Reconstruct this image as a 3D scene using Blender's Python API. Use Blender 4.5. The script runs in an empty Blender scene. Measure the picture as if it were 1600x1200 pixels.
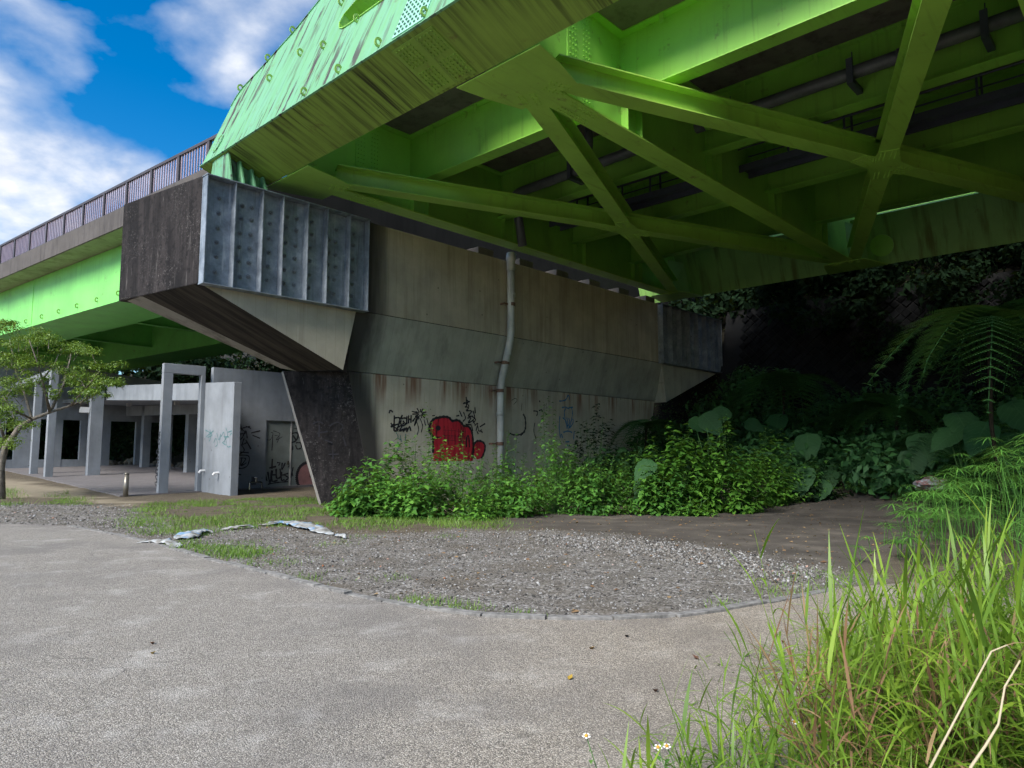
import bpy, bmesh, math, random
import numpy as np
from mathutils import Vector, Matrix
R = math.radians
rnd = random.Random(7)
rng = np.random.default_rng(11)
SC = bpy.context.scene
COL = SC.collection

# ------------------------------------------------------------------ camera
CAM_H, FPX, HORIZON = 1.5, 1109.0, 709.0
TH = math.atan((HORIZON - 600) / FPX)
cd = bpy.data.cameras.new('camera'); cam = bpy.data.objects.new('camera', cd); COL.objects.link(cam)
cam.location = (0, 0, CAM_H); cam.rotation_euler = (math.pi / 2 + TH, 0, 0)
cd.sensor_width = 36.0; cd.lens = 36.0 * FPX / 1600.0; cd.clip_end = 3000; cd.clip_start = 0.05
SC.camera = cam

# ------------------------------------------------------------------ sky, sun, exposure
SUN_AZ, SUN_EL = R(214), R(43)          # azimuth clockwise from +Y: the sun stands behind the camera, to the left
w = bpy.data.worlds.new('World'); SC.world = w; w.use_nodes = True
wn = w.node_tree; wn.nodes.clear()
def node(nt, typ, ins=None, **props):
    n = nt.nodes.new(typ)
    for k, v in props.items(): setattr(n, k, v)
    for k, v in (ins or {}).items():
        if isinstance(v, bpy.types.NodeSocket): nt.links.new(v, n.inputs[k])
        elif v is not None: n.inputs[k].default_value = v
    return n
def mathn(nt, op, a, b=None, c=None, clamp=False):
    n = node(nt, 'ShaderNodeMath', {0: a}, operation=op, use_clamp=clamp)
    for i, x in ((1, b), (2, c)):
        if x is None: continue
        if isinstance(x, bpy.types.NodeSocket): nt.links.new(x, n.inputs[i])
        else: n.inputs[i].default_value = x
    return n.outputs[0]
def c4(c): return (c[0], c[1], c[2], 1.0)
def mixc(nt, f, a, b, blend='MIX'):
    n = nt.nodes.new('ShaderNodeMix'); n.data_type = 'RGBA'; n.blend_type = blend; n.clamp_factor = True
    for i, x in ((0, f), (6, a), (7, b)):
        if isinstance(x, bpy.types.NodeSocket): nt.links.new(x, n.inputs[i])
        elif i == 0: n.inputs[0].default_value = x
        else: n.inputs[i].default_value = c4(x)
    return n.outputs[2]
def ramp(nt, f, stops, interp='LINEAR'):
    n = nt.nodes.new('ShaderNodeValToRGB'); nt.links.new(f, n.inputs[0]); cr = n.color_ramp; cr.interpolation = interp
    while len(cr.elements) < len(stops): cr.elements.new(0.5)
    for e, (p_, c_) in zip(cr.elements, stops):
        e.position = p_; e.color = c4(c_) if isinstance(c_, (tuple, list)) else (c_, c_, c_, 1)
    return n.outputs[0]
def noise(nt, vec, scale, detail=4, rough=0.55, dist=0.0):
    if nt is not wn: detail = min(detail, 4)
    n = node(nt, 'ShaderNodeTexNoise', {'Vector': vec, 'Scale': scale, 'Detail': detail, 'Roughness': rough, 'Distortion': dist})
    return n.outputs[0]
def smooth(nt, x, a, b):
    n = node(nt, 'ShaderNodeMapRange', {0: x, 1: a, 2: b, 3: 0.0, 4: 1.0}, interpolation_type='SMOOTHSTEP')
    return n.outputs[0]

sky = node(wn, 'ShaderNodeTexSky', sky_type='NISHITA', sun_disc=False, sun_elevation=SUN_EL, sun_rotation=SUN_AZ,
           altitude=0.0, air_density=1.0, dust_density=0.6, ozone_density=2.5)
geo = node(wn, 'ShaderNodeNewGeometry')
tc = node(wn, 'ShaderNodeTexCoord')
sep = node(wn, 'ShaderNodeSeparateXYZ', {0: tc.outputs['Generated']})
zz = mathn(wn, 'ADD', mathn(wn, 'MAXIMUM', sep.outputs[2], 0.0), 0.32)
cx = mathn(wn, 'DIVIDE', sep.outputs[0], zz); cy = mathn(wn, 'DIVIDE', sep.outputs[1], zz)
cv = node(wn, 'ShaderNodeCombineXYZ', {0: cx, 1: cy, 2: 0.0}).outputs[0]
cvo = node(wn, 'ShaderNodeVectorMath', {0: cv, 1: (16.78, 18.60, 0.0)}, operation='ADD').outputs[0]
n1 = noise(wn, cvo, 2.3, 9, 0.49, 0.1)
cl = ramp(wn, n1, [(0.47, 0.0), (0.535, 0.4), (0.60, 1.0)])
n2 = noise(wn, cvo, 5.5, 7, 0.6, 0.2)
shade = ramp(wn, n2, [(0.32, (0.50, 0.60, 0.78)), (0.6, (1, 1, 1))])
hs = node(wn, 'ShaderNodeHueSaturation', {'Hue': 0.5, 'Saturation': 1.5, 'Value': 0.72, 'Fac': 1.0, 'Color': sky.outputs[0]})
cloudc = mixc(wn, 1.0, shade, (4.0, 4.1, 4.3), 'MULTIPLY')
cl = mathn(wn, 'MULTIPLY', cl, smooth(wn, sep.outputs[2], -0.02, 0.06))
skyc = mixc(wn, cl, hs.outputs[0], cloudc)
bg = node(wn, 'ShaderNodeBackground', {'Color': skyc, 'Strength': 0.10})
wo = node(wn, 'ShaderNodeOutputWorld', {'Surface': bg.outputs[0]})

sl = bpy.data.lights.new('sun', 'SUN'); so = bpy.data.objects.new('sun', sl); COL.objects.link(so)
sl.energy = 2.4; sl.angle = R(28); sl.color = (1.0, 0.955, 0.88)
sdir = Vector((math.sin(SUN_AZ) * math.cos(SUN_EL), math.cos(SUN_AZ) * math.cos(SUN_EL), math.sin(SUN_EL)))
so.rotation_euler = sdir.to_track_quat('Z', 'Y').to_euler(); so.location = (0, 0, 60)
vs = SC.view_settings
vs.view_transform = 'Standard'; vs.look = 'None'; vs.gamma = 1; vs.use_curve_mapping = False
vs.exposure = 1.4
SC.cycles.use_denoising = True; SC.cycles.use_adaptive_sampling = True; SC.cycles.adaptive_threshold = 0.03
SC.cycles.max_bounces = 5; SC.cycles.diffuse_bounces = 4; SC.cycles.glossy_bounces = 2; SC.cycles.transmission_bounces = 2; SC.cycles.caustics_reflective = False; SC.cycles.caustics_refractive = False; SC.cycles.use_light_tree = False; SC.cycles.transparent_max_bounces = 4

# ------------------------------------------------------------------ frames of the place
AN = R(43.4)
P_ = Vector((math.sin(AN), math.cos(AN), 0)); B_ = Vector((-math.cos(AN), math.sin(AN), 0))   # along the pier, along the bridge
def W(u, v, z): return P_ * u + B_ * v + Vector((0, 0, z))
A2 = R(52.2)
B2 = Vector((-math.sin(A2), math.cos(A2), 0)); N2 = Vector((math.cos(A2), math.sin(A2), 0))   # along / across the approach viaduct
def W2(n, l, z): return N2 * n + B2 * l + Vector((0, 0, z))
A3 = R(46.4)
E1 = Vector((math.sin(A3), math.cos(A3), 0)); E2 = Vector((-math.cos(A3), math.sin(A3), 0))   # pavilion axes
CAMP = Vector((0, 0, CAM_H))
FW = Vector((0, math.cos(TH), math.sin(TH))); UPV = Vector((0, -math.sin(TH), math.cos(TH)))
def ray(x, y): return FW * FPX + Vector((x - 800, 0, 0)) - UPV * (y - 600)
def on_plane(x, y, p0, n):
    d = ray(x, y); return CAMP + d * ((Vector(p0) - CAMP).dot(n) / d.dot(n))
def on_z(x, y, z=0.0): return on_plane(x, y, (0, 0, z), Vector((0, 0, 1)))
def uvz(P): return (P.dot(P_), P.dot(B_), P.z)
PC = on_z(247, 773.5, 0.0)
def W3(s, t, z): return PC + E1 * s + E2 * t + Vector((0, 0, z))
def sst(a, b, x):
    t = min(1, max(0, (x - a) / (b - a))); return t * t * (3 - 2 * t)
def np_sst(a, b, x):
    t = np.clip((x - a) / (b - a), 0, 1); return t * t * (3 - 2 * t)

# ------------------------------------------------------------------ object helpers
def link(o, parent=None):
    COL.objects.link(o)
    if parent is not None:
        o.parent = parent; o.matrix_parent_inverse = parent_inv(parent)
    return o
def parent_inv(parent):
    m = Matrix.Identity(4); q = parent
    chain = []
    while q is not None: chain.append(q); q = q.parent
    for q in reversed(chain): m = m @ q.matrix_parent_inverse @ q.matrix_basis
    return m.inverted()
def tag(o, label=None, cat=None, group=None, kind=None):
    if label: o['label'] = label
    if cat: o['category'] = cat
    if group: o['group'] = group
    if kind: o['kind'] = kind
    return o
def thing(name, loc, label, cat, group=None):
    o = bpy.data.objects.new(name, None); o.location = loc; o.empty_display_size = 0.3
    link(o); return tag(o, label, cat, group)
class MB:
    def __init__(s): s.v = []; s.f = []; s.m = []
    def add(s, vs_, fs, mi=0):
        o = len(s.v); s.v += [tuple(x) for x in vs_]; s.f += [tuple(i + o for i in f) for f in fs]; s.m += [mi] * len(fs); return s
    def hexa(s, a, mi=0):      # 8 corners: bottom 4 then top 4, same order
        return s.add(a, [(0, 3, 2, 1), (4, 5, 6, 7), (0, 1, 5, 4), (1, 2, 6, 5), (2, 3, 7, 6), (3, 0, 4, 7)], mi)
    def box(s, Fn, a0, a1, b0, b1, z0, z1, mi=0):
        return s.hexa([Fn(a0, b0, z0), Fn(a1, b0, z0), Fn(a1, b1, z0), Fn(a0, b1, z0), Fn(a0, b0, z1), Fn(a1, b0, z1), Fn(a1, b1, z1), Fn(a0, b1, z1)], mi)
    def prism(s, A, Bq, mi=0):  # two matching rings
        n = len(A)
        return s.add(list(A) + list(Bq), [tuple(range(n))[::-1], tuple(range(n, 2 * n))] + [(i, (i + 1) % n, n + (i + 1) % n, n + i) for i in range(n)], mi)
    def tube(s, path, r, n=10, mi=0, caps=True):
        path = [Vector(q) for q in path]; rr = r if isinstance(r, (list, tuple)) else [r] * len(path)
        o = len(s.v); prev = None
        for i, q in enumerate(path):
            d = (path[min(i + 1, len(path) - 1)] - path[max(i - 1, 0)]).normalized()
            if prev is None:
                a = d.cross(Vector((0, 0, 1)))
                if a.length < 1e-3: a = d.cross(Vector((1, 0, 0)))
                a.normalize()
            else:
                a = prev - d * prev.dot(d); a.normalize()
            prev = a; c = d.cross(a)
            for k in range(n):
                t = 2 * math.pi * k / n; s.v.append(tuple(q + (a * math.cos(t) + c * math.sin(t)) * rr[i]))
        for i in range(len(path) - 1):
            for k in range(n):
                k2 = (k + 1) % n; s.f.append((o + i * n + k, o + i * n + k2, o + (i + 1) * n + k2, o + (i + 1) * n + k)); s.m.append(mi)
        if caps:
            s.f.append(tuple(o + k for k in range(n))[::-1]); s.m.append(mi)
            e = o + (len(path) - 1) * n; s.f.append(tuple(e + k for k in range(n))); s.m.append(mi)
        return s
    def ibeam(s, a, b_, depth, fw_, tf=0.025, tw=0.02, mi=0):   # a,b: centres of the bottom flange underside
        a, b_ = Vector(a), Vector(b_); d = (b_ - a).normalized(); sd = d.cross(Vector((0, 0, 1))).normalized(); up = Vector((0, 0, 1))
        h = fw_ / 2; t = tw / 2
        pr = [(-h, 0), (h, 0), (h, tf), (t, tf), (t, depth - tf), (h, depth - tf), (h, depth), (-h, depth), (-h, depth - tf), (-t, depth - tf), (-t, tf), (-h, tf)]
        return s.prism([a + sd * x + up * y for x, y in pr], [b_ + sd * x + up * y for x, y in pr], mi)
    def build(s, name, mats, parent=None, smooth_=False, bevel=0.0, label=None, cat=None, group=None, kind=None):
        me = bpy.data.meshes.new(name); me.from_pydata(s.v, [], s.f)
        bm = bmesh.new(); bm.from_mesh(me); bmesh.ops.recalc_face_normals(bm, faces=bm.faces[:]); bm.to_mesh(me); bm.free()
        mats = mats if isinstance(mats, (list, tuple)) else [mats]
        for m in mats: me.materials.append(m)
        if len(mats) > 1: me.polygons.foreach_set('material_index', s.m)
        if smooth_: me.polygons.foreach_set('use_smooth', [True] * len(me.polygons))
        o = bpy.data.objects.new(name, me); link(o, parent)
        if bevel:
            bv = o.modifiers.new('bevel', 'BEVEL'); bv.width = bevel; bv.segments = 2; bv.limit_method = 'ANGLE'; bv.angle_limit = R(40)
        return tag(o, label, cat, group, kind)
def inst(name, me, M4, parent=None, **kw):
    o = bpy.data.objects.new(name, me); o.matrix_basis = M4
    link(o, parent); return tag(o, **kw)
def fast_mesh(name, V, Fc, mat, smooth_=False, mats_idx=None):
    """V (n,3), Fc (m,k) arrays"""
    V = np.asarray(V, np.float32); Fc = np.asarray(Fc, np.int32); k = Fc.shape[1]
    me = bpy.data.meshes.new(name); me.vertices.add(len(V)); me.vertices.foreach_set('co', V.ravel())
    me.loops.add(Fc.size); me.loops.foreach_set('vertex_index', Fc.ravel())
    me.polygons.add(len(Fc)); me.polygons.foreach_set('loop_start', np.arange(0, Fc.size, k, dtype=np.int32))
    me.polygons.foreach_set('loop_total', np.full(len(Fc), k, np.int32))
    for m in (mat if isinstance(mat, (list, tuple)) else [mat]): me.materials.append(m)
    if mats_idx is not None: me.polygons.foreach_set('material_index', np.asarray(mats_idx, np.int32))
    if smooth_: me.polygons.foreach_set('use_smooth', np.ones(len(Fc), bool))
    me.update(calc_edges=True); me.validate()
    return me
def fast_obj(name, V, Fc, mat, parent=None, smooth_=False, mats_idx=None, **kw):
    o = bpy.data.objects.new(name, fast_mesh(name, V, Fc, mat, smooth_, mats_idx)); link(o, parent); return tag(o, **kw)

# ------------------------------------------------------------------ materials
def mat(name, rough=0.6, spec=0.5, metal=0.0):
    m = bpy.data.materials.new(name); m.use_nodes = True; nt = m.node_tree
    bs = nt.nodes['Principled BSDF']; bs.inputs['Roughness'].default_value = rough
    bs.inputs['Specular IOR Level'].default_value = spec; bs.inputs['Metallic'].default_value = metal
    return m, nt, bs
def pos(nt): return node(nt, 'ShaderNodeNewGeometry').outputs['Position']
def axes(nt, su=1.0, sv=1.0, sz=1.0, A=None, Bv=None):
    """position measured along the pier (u), along the bridge (v) and upward, each scaled"""
    p_ = pos(nt)
    u = node(nt, 'ShaderNodeVectorMath', {0: p_, 1: tuple(A or P_)}, operation='DOT_PRODUCT').outputs['Value']
    v = node(nt, 'ShaderNodeVectorMath', {0: p_, 1: tuple(Bv or B_)}, operation='DOT_PRODUCT').outputs['Value']
    z = node(nt, 'ShaderNodeSeparateXYZ', {0: p_}).outputs[2]
    cmb = node(nt, 'ShaderNodeCombineXYZ', {0: mathn(nt, 'MULTIPLY', u, su), 1: mathn(nt, 'MULTIPLY', v, sv), 2: mathn(nt, 'MULTIPLY', z, sz)}).outputs[0]
    return u, v, z, cmb
def bump(nt, bs, h, strength=0.3, dist=0.02):
    b = node(nt, 'ShaderNodeBump', {'Height': h, 'Strength': strength, 'Distance': dist}); nt.links.new(b.outputs[0], bs.inputs['Normal'])
def setc(nt, bs, c): nt.links.new(c, bs.inputs['Base Color'])

def flat_mat(name, col, rough=0.6, metal=0.0, var=0.12, scale=3.0, spec=0.5):
    m, nt, bs = mat(name, rough, spec, metal)
    n = noise(nt, pos(nt), scale, 5, 0.6)
    setc(nt, bs, ramp(nt, n, [(0.3, tuple(x * (1 - var) for x in col)), (0.7, tuple(min(1, x * (1 + var)) for x in col))]))
    return m
def green_mat(name, base, stain=0.25, streak=(0.6, 7.0, 0.35), dirt=(0.030, 0.032, 0.014), rough=0.42, lo=0.55, hi=0.72, chalk=None, A=None, Bv=None):
    m, nt, bs = mat(name, rough, 0.45)
    u, v, z, st = axes(nt, *streak, A=A, Bv=Bv)
    n1 = noise(nt, pos(nt), 0.7, 5, 0.6)
    c = ramp(nt, n1, [(0.3, tuple(x * 0.86 for x in base)), (0.7, tuple(x * 1.1 for x in base))])
    if chalk:
        c = mixc(nt, ramp(nt, noise(nt, st, 1.3, 5, 0.65), [(0.35, 0.15), (0.65, 1.0)]), c, chalk)
    s1 = noise(nt, st, 1.0, 7, 0.62)
    s2 = noise(nt, pos(nt), 0.45, 3, 0.5)
    f = mathn(nt, 'MULTIPLY', ramp(nt, s1, [(lo, 0.0), (hi, 1.0)]), ramp(nt, s2, [(0.35, 0.2), (0.6, 1.0)]))
    f = mathn(nt, 'MULTIPLY', f, stain, clamp=True)
    c = mixc(nt, f, c, dirt)
    rs = mathn(nt, 'MULTIPLY', ramp(nt, noise(nt, pos(nt), 2.6, 7, 0.7), [(0.60, 0.0), (0.70, 0.55)]), ramp(nt, noise(nt, pos(nt), 0.33, 2, 0.5), [(0.45, 0.0), (0.6, 1.0)]))
    c = mixc(nt, rs, c, (0.13, 0.085, 0.03))
    setc(nt, bs, c)
    nt.links.new(mathn(nt, 'ADD', mathn(nt, 'MULTIPLY', f, 0.4), rough, clamp=True), bs.inputs['Roughness'])
    bump(nt, bs, noise(nt, pos(nt), 2.2, 3, 0.5), 0.12, 0.02)
    return m
GREEN = (0.29, 0.60, 0.09)
M_green = green_mat('green_paint', GREEN, 0.3, rough=0.32)
M_green_web = green_mat('weathered_green_paint', (0.14, 0.37, 0.15), 1.0, (0.9, 5.0, 0.45), (0.055, 0.04, 0.05), 0.5, 0.535, 0.60, (0.165, 0.40, 0.245))
M_green_under = green_mat('streaked_green_paint', (0.24, 0.37, 0.055), 0.92, (0.4, 9.0, 0.4), (0.026, 0.024, 0.011), 0.6, 0.44, 0.66)
M_green_app = green_mat('light_green_paint', (0.23, 0.66, 0.15), 0.15, A=N2, Bv=B2)
M_green_olive = green_mat('olive_green_paint', (0.38, 0.66, 0.105), 0.3)
M_green_rust = green_mat('rust_run_green_paint', (0.24, 0.46, 0.12), 0.7, (0.5, 3.0, 0.3), (0.10, 0.055, 0.015), 0.5, 0.5, 0.66)

def concrete(name, base, dark, board=True, rust=False, moss=None, stain_lo=0.5, stain_hi=0.75, streak=(2.2, 2.2, 0.16), amt=0.8, lichen=False):
    m, nt, bs = mat(name, 0.88, 0.25)
    u, v, z, st = axes(nt, *streak)
    c = ramp(nt, noise(nt, pos(nt), 1.1, 6, 0.62), [(0.28, tuple(x * 0.78 for x in base)), (0.72, tuple(x * 1.12 for x in base))])
    s = mathn(nt, 'MULTIPLY', ramp(nt, noise(nt, st, 1.0, 7, 0.66), [(stain_lo, 0.0), (stain_hi, 1.0)]), amt)
    c = mixc(nt, s, c, dark)
    h = noise(nt, pos(nt), 9.0, 6, 0.65)
    if board:
        wv = mathn(nt, 'FRACT', mathn(nt, 'MULTIPLY', u, 1.0 / 0.3))
        ln = mathn(nt, 'SUBTRACT', 1.0, smooth(nt, mathn(nt, 'ABSOLUTE', mathn(nt, 'SUBTRACT', wv, 0.5)), 0.0, 0.035))
        bid = node(nt, 'ShaderNodeTexWhiteNoise', {'W': mathn(nt, 'FLOOR', mathn(nt, 'ADD', mathn(nt, 'MULTIPLY', u, 1.0 / 0.3), 0.5))}, noise_dimensions='1D').outputs[0]
        c = mixc(nt, mathn(nt, 'MULTIPLY', bid, 0.30), c, tuple(x * 0.62 for x in base))
        c = mixc(nt, mathn(nt, 'MULTIPLY', ln, mathn(nt, 'MULTIPLY', bid, 0.55)), c, dark)
        h = mathn(nt, 'SUBTRACT', h, mathn(nt, 'MULTIPLY', ln, 0.25))
    vo = node(nt, 'ShaderNodeTexVoronoi', {'Vector': pos(nt), 'Scale': 1.7}).outputs['Distance']
    pit = mathn(nt, 'SUBTRACT', 1.0, smooth(nt, vo, 0.03, 0.06))
    c = mixc(nt, mathn(nt, 'MULTIPLY', pit, 0.7), c, (0.05, 0.045, 0.04))
    if rust:
        zf = mathn(nt, 'MULTIPLY', smooth(nt, z, 2.7, 3.8), 1.0)
        rs = mathn(nt, 'MULTIPLY', zf, ramp(nt, noise(nt, st, 0.75, 6, 0.7), [(0.48, 0.0), (0.60, 1.0)]))
        c = mixc(nt, mathn(nt, 'MULTIPLY', rs, 0.85), c, (0.19, 0.075, 0.04))
    if moss:
        a, b_ = moss      # dark algae running down the wall along its weathered corner
        e = mathn(nt, 'ADD', u, mathn(nt, 'MULTIPLY', mathn(nt, 'SUBTRACT', noise(nt, st, 0.6, 5, 0.6), 0.5), 1.1))
        e = mathn(nt, 'SUBTRACT', e, mathn(nt, 'MULTIPLY', mathn(nt, 'MAXIMUM', mathn(nt, 'SUBTRACT', 3.92, z), 0.0), 0.265))
        f = mathn(nt, 'SUBTRACT', 1.0, smooth(nt, e, a, b_))
        c = mixc(nt, mathn(nt, 'MULTIPLY', f, 0.93), c, (0.030, 0.027, 0.028))
    if lichen:      # pale crusts and black specks on weathered faces
        c = mixc(nt, mathn(nt, 'MULTIPLY', ramp(nt, noise(nt, pos(nt), 17.0, 4, 0.75), [(0.56, 0.0), (0.66, 0.8)]), ramp(nt, noise(nt, pos(nt), 0.9, 3, 0.6), [(0.42, 0.0), (0.62, 1.0)])), c, (0.15, 0.14, 0.135))
        c = mixc(nt, ramp(nt, noise(nt, pos(nt), 6.0, 4, 0.7), [(0.5, 0.0), (0.64, 0.75)]), c, (0.006, 0.0055, 0.006))
        c = mixc(nt, mathn(nt, 'MULTIPLY', ramp(nt, noise(nt, st, 2.4, 4, 0.7), [(0.62, 0.0), (0.70, 0.6)]), 0.6), c, (0.20, 0.19, 0.18))
    setc(nt, bs, c); bump(nt, bs, h, 0.35, 0.02)
    return m
M_conc = concrete('board_marked_concrete', (0.49, 0.435, 0.335), (0.17, 0.13, 0.085), moss=(12.1, 12.9), amt=0.7)
M_conc_low = concrete('pale_stem_concrete', (0.54, 0.49, 0.395), (0.22, 0.175, 0.125), rust=True, moss=(12.05, 12.75), amt=0.5, stain_lo=0.54)
M_conc_pale = concrete('pale_concrete', (0.48, 0.44, 0.35), (0.18, 0.15, 0.10), amt=0.55, stain_lo=0.55)
M_conc_haunch = concrete('grey_green_concrete', (0.43, 0.43, 0.37), (0.13, 0.13, 0.11), amt=0.55, moss=(12.0, 12.8))
M_conc_black = concrete('algae_black_concrete', (0.034, 0.029, 0.029), (0.006, 0.0055, 0.006), board=False, stain_lo=0.42, stain_hi=0.62, streak=(3.0, 3.0, 0.3), lichen=True)
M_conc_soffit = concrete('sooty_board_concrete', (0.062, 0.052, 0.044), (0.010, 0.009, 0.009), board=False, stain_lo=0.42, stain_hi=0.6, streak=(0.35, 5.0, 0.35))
M_conc_slab = concrete('deck_concrete', (0.16, 0.145, 0.135), (0.06, 0.05, 0.05), board=False)
M_conc_edge = concrete('weathered_parapet_concrete', (0.115, 0.105, 0.10), (0.035, 0.032, 0.035), board=False, streak=(3, 3, 0.4))
M_conc_pav = concrete('pavilion_concrete', (0.25, 0.272, 0.30), (0.13, 0.14, 0.155), board=False, amt=0.5, streak=(1.6, 1.6, 0.25))
M_conc_paper = concrete('chamfer_concrete', (0.34, 0.32, 0.29), (0.09, 0.08, 0.07), board=False, streak=(2, 2, 0.5))

def galv():
    m, nt, bs = mat('galvanised_steel', 0.5, 0.5, 0.15)
    u, v, z, st = axes(nt, 7.0, 7.0, 0.5)
    c = ramp(nt, noise(nt, pos(nt), 2.4, 7, 0.7), [(0.3, (0.13, 0.155, 0.185)), (0.55, (0.25, 0.29, 0.335)), (0.75, (0.39, 0.435, 0.49))])
    s = ramp(nt, noise(nt, st, 1.0, 6, 0.7), [(0.60, 0.0), (0.72, 1.0)])
    c = mixc(nt, mathn(nt, 'MULTIPLY', s, 0.5), c, (0.55, 0.58, 0.60))
    s2 = ramp(nt, noise(nt, st, 0.6, 6, 0.7), [(0.54, 0.0), (0.68, 1.0)])
    c = mixc(nt, mathn(nt, 'MULTIPLY', s2, 0.6), c, (0.06, 0.07, 0.085))
    setc(nt, bs, c); bump(nt, bs, noise(nt, pos(nt), 14, 4), 0.1, 0.01); return m
M_galv = galv()
M_bolt = flat_mat('dull_bolt_steel', (0.17, 0.19, 0.215), 0.4, 0.2)
M_rail = flat_mat('brown_painted_rail', (0.065, 0.055, 0.06), 0.5)
M_balu = flat_mat('mauve_grey_rail_bars', (0.34, 0.27, 0.33), 0.45)
M_pipe = flat_mat('white_grey_pipe', (0.47, 0.49, 0.48), 0.4, 0, 0.25, 1.6)
M_pipe_dark = flat_mat('dark_grey_pipe', (0.115, 0.12, 0.135), 0.4, 0, 0.25)
M_rust = flat_mat('rusty_clamp_steel', (0.17, 0.10, 0.07), 0.75, 0.2, 0.4, 14)
M_walk = flat_mat('galvanised_walkway', (0.10, 0.11, 0.15), 0.5, 0.4)
M_door = flat_mat('grey_green_door_paint', (0.19, 0.215, 0.205), 0.5)
M_steel = flat_mat('stainless_steel', (0.5, 0.47, 0.42), 0.25, 0.9)
M_white = flat_mat('white_plastic', (0.72, 0.72, 0.72), 0.4)
M_black = flat_mat('black_spray_paint', (0.018, 0.016, 0.022), 0.6)
M_red = None
def red_paint():
    m, nt, bs = mat('red_spray_paint', 0.6)
    u, v, z, st = axes(nt, 9.0, 9.0, 1.2)
    c = ramp(nt, noise(nt, st, 0.9, 6, 0.7), [(0.34, (0.07, 0.005, 0.012)), (0.46, (0.46, 0.018, 0.035)), (0.66, (0.56, 0.03, 0.05)), (0.8, (0.36, 0.10, 0.09))])
    setc(nt, bs, c); return m
M_red = red_paint()
M_teal = flat_mat('teal_spray_paint', (0.05, 0.16, 0.17), 0.6)
M_blue = flat_mat('blue_spray_paint', (0.03, 0.15, 0.30), 0.6)
M_pink = flat_mat('faded_pink_paint', (0.30, 0.15, 0.15), 0.6, 0, 0.2)
M_lamp = flat_mat('lamp_globe', (0.4, 0.4, 0.4), 0.3)

def leaf_mat(name, cols, rough=0.45, trans=0.25, spec=0.4):
    m, nt, bs = mat(name, rough, spec)
    rp = node(nt, 'ShaderNodeNewGeometry').outputs['Random Per Island']
    c = ramp(nt, rp, [(i / max(1, len(cols) - 1), q) for i, q in enumerate(cols)])
    big = noise(nt, pos(nt), 0.9, 3, 0.5)
    c = mixc(nt, ramp(nt, big, [(0.35, 0.0), (0.65, 0.35)]), c, tuple(x * 1.5 for x in cols[-1]))
    setc(nt, bs, c)
    tl = node(nt, 'ShaderNodeBsdfTranslucent', {'Color': mixc(nt, 0.5, c, (0.25, 0.35, 0.03))})
    mx = node(nt, 'ShaderNodeMixShader', {0: trans, 1: bs.outputs[0], 2: tl.outputs[0]})
    nt.links.new(mx.outputs[0], nt.nodes['Material Output'].inputs['Surface']); return m
M_leaf_shrub = leaf_mat('shrub_leaf', [(0.030, 0.105, 0.020), (0.045, 0.145, 0.026), (0.07, 0.20, 0.032), (0.12, 0.28, 0.04)])
M_leaf_lime = leaf_mat('lime_shrub_leaf', [(0.032, 0.11, 0.018), (0.05, 0.155, 0.022), (0.08, 0.215, 0.028), (0.15, 0.33, 0.04)])
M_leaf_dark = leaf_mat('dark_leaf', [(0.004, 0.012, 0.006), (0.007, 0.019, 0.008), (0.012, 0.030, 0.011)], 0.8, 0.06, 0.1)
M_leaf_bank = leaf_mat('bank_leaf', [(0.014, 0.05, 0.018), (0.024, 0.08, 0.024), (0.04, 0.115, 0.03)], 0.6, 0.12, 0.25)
M_leaf_tree = leaf_mat('tree_leaf', [(0.028, 0.075, 0.012), (0.055, 0.125, 0.016), (0.10, 0.19, 0.02), (0.17, 0.255, 0.025)])
M_leaf_fern = leaf_mat('fern_leaf', [(0.024, 0.085, 0.028), (0.036, 0.115, 0.034), (0.055, 0.15, 0.04)], 0.6, 0.15, 0.2)
M_leaf_sedge = leaf_mat('sedge_leaf', [(0.03, 0.11, 0.018), (0.055, 0.17, 0.028), (0.09, 0.25, 0.04), (0.12, 0.30, 0.05)])
M_leaf_alo = leaf_mat('elephant_ear_leaf', [(0.014, 0.052, 0.020), (0.022, 0.072, 0.026), (0.034, 0.10, 0.026)], 0.6, 0.15, 0.2)
M_grass = leaf_mat('tall_grass_blade', [(0.055, 0.14, 0.018), (0.10, 0.215, 0.022), (0.155, 0.285, 0.028), (0.24, 0.35, 0.04)], 0.45, 0.35)
M_turf = leaf_mat('short_grass_blade', [(0.05, 0.13, 0.015), (0.08, 0.19, 0.02), (0.13, 0.25, 0.025), (0.17, 0.26, 0.05)], 0.55, 0.25)
M_dry = leaf_mat('dry_grass', [(0.10, 0.055, 0.03), (0.20, 0.12, 0.06), (0.34, 0.24, 0.12), (0.16, 0.08, 0.04)], 0.7, 0.15)
nt = M_leaf_alo.node_tree; bs = nt.nodes['Principled BSDF']          # pale ribs on the big leaves
oc = node(nt, 'ShaderNodeSeparateXYZ', {0: node(nt, 'ShaderNodeTexCoord').outputs['Object']}); ax_ = mathn(nt, 'ABSOLUTE', oc.outputs[0])
rib = mathn(nt, 'ABSOLUTE', mathn(nt, 'SUBTRACT', mathn(nt, 'FRACT', mathn(nt, 'MULTIPLY', mathn(nt, 'SUBTRACT', oc.outputs[1], mathn(nt, 'MULTIPLY', ax_, 0.75)), 7.0)), 0.5))
vf = mathn(nt, 'MAXIMUM', mathn(nt, 'SUBTRACT', 1.0, smooth(nt, rib, 0.03, 0.10)), mathn(nt, 'SUBTRACT', 1.0, smooth(nt, ax_, 0.008, 0.022)))
oldc = bs.inputs['Base Color'].links[0].from_socket; setc(nt, bs, mixc(nt, mathn(nt, 'MULTIPLY', vf, 0.5), oldc, (0.07, 0.15, 0.06)))
M_straw = flat_mat('pale_dry_stalk', (0.42, 0.36, 0.23), 0.6)
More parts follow.
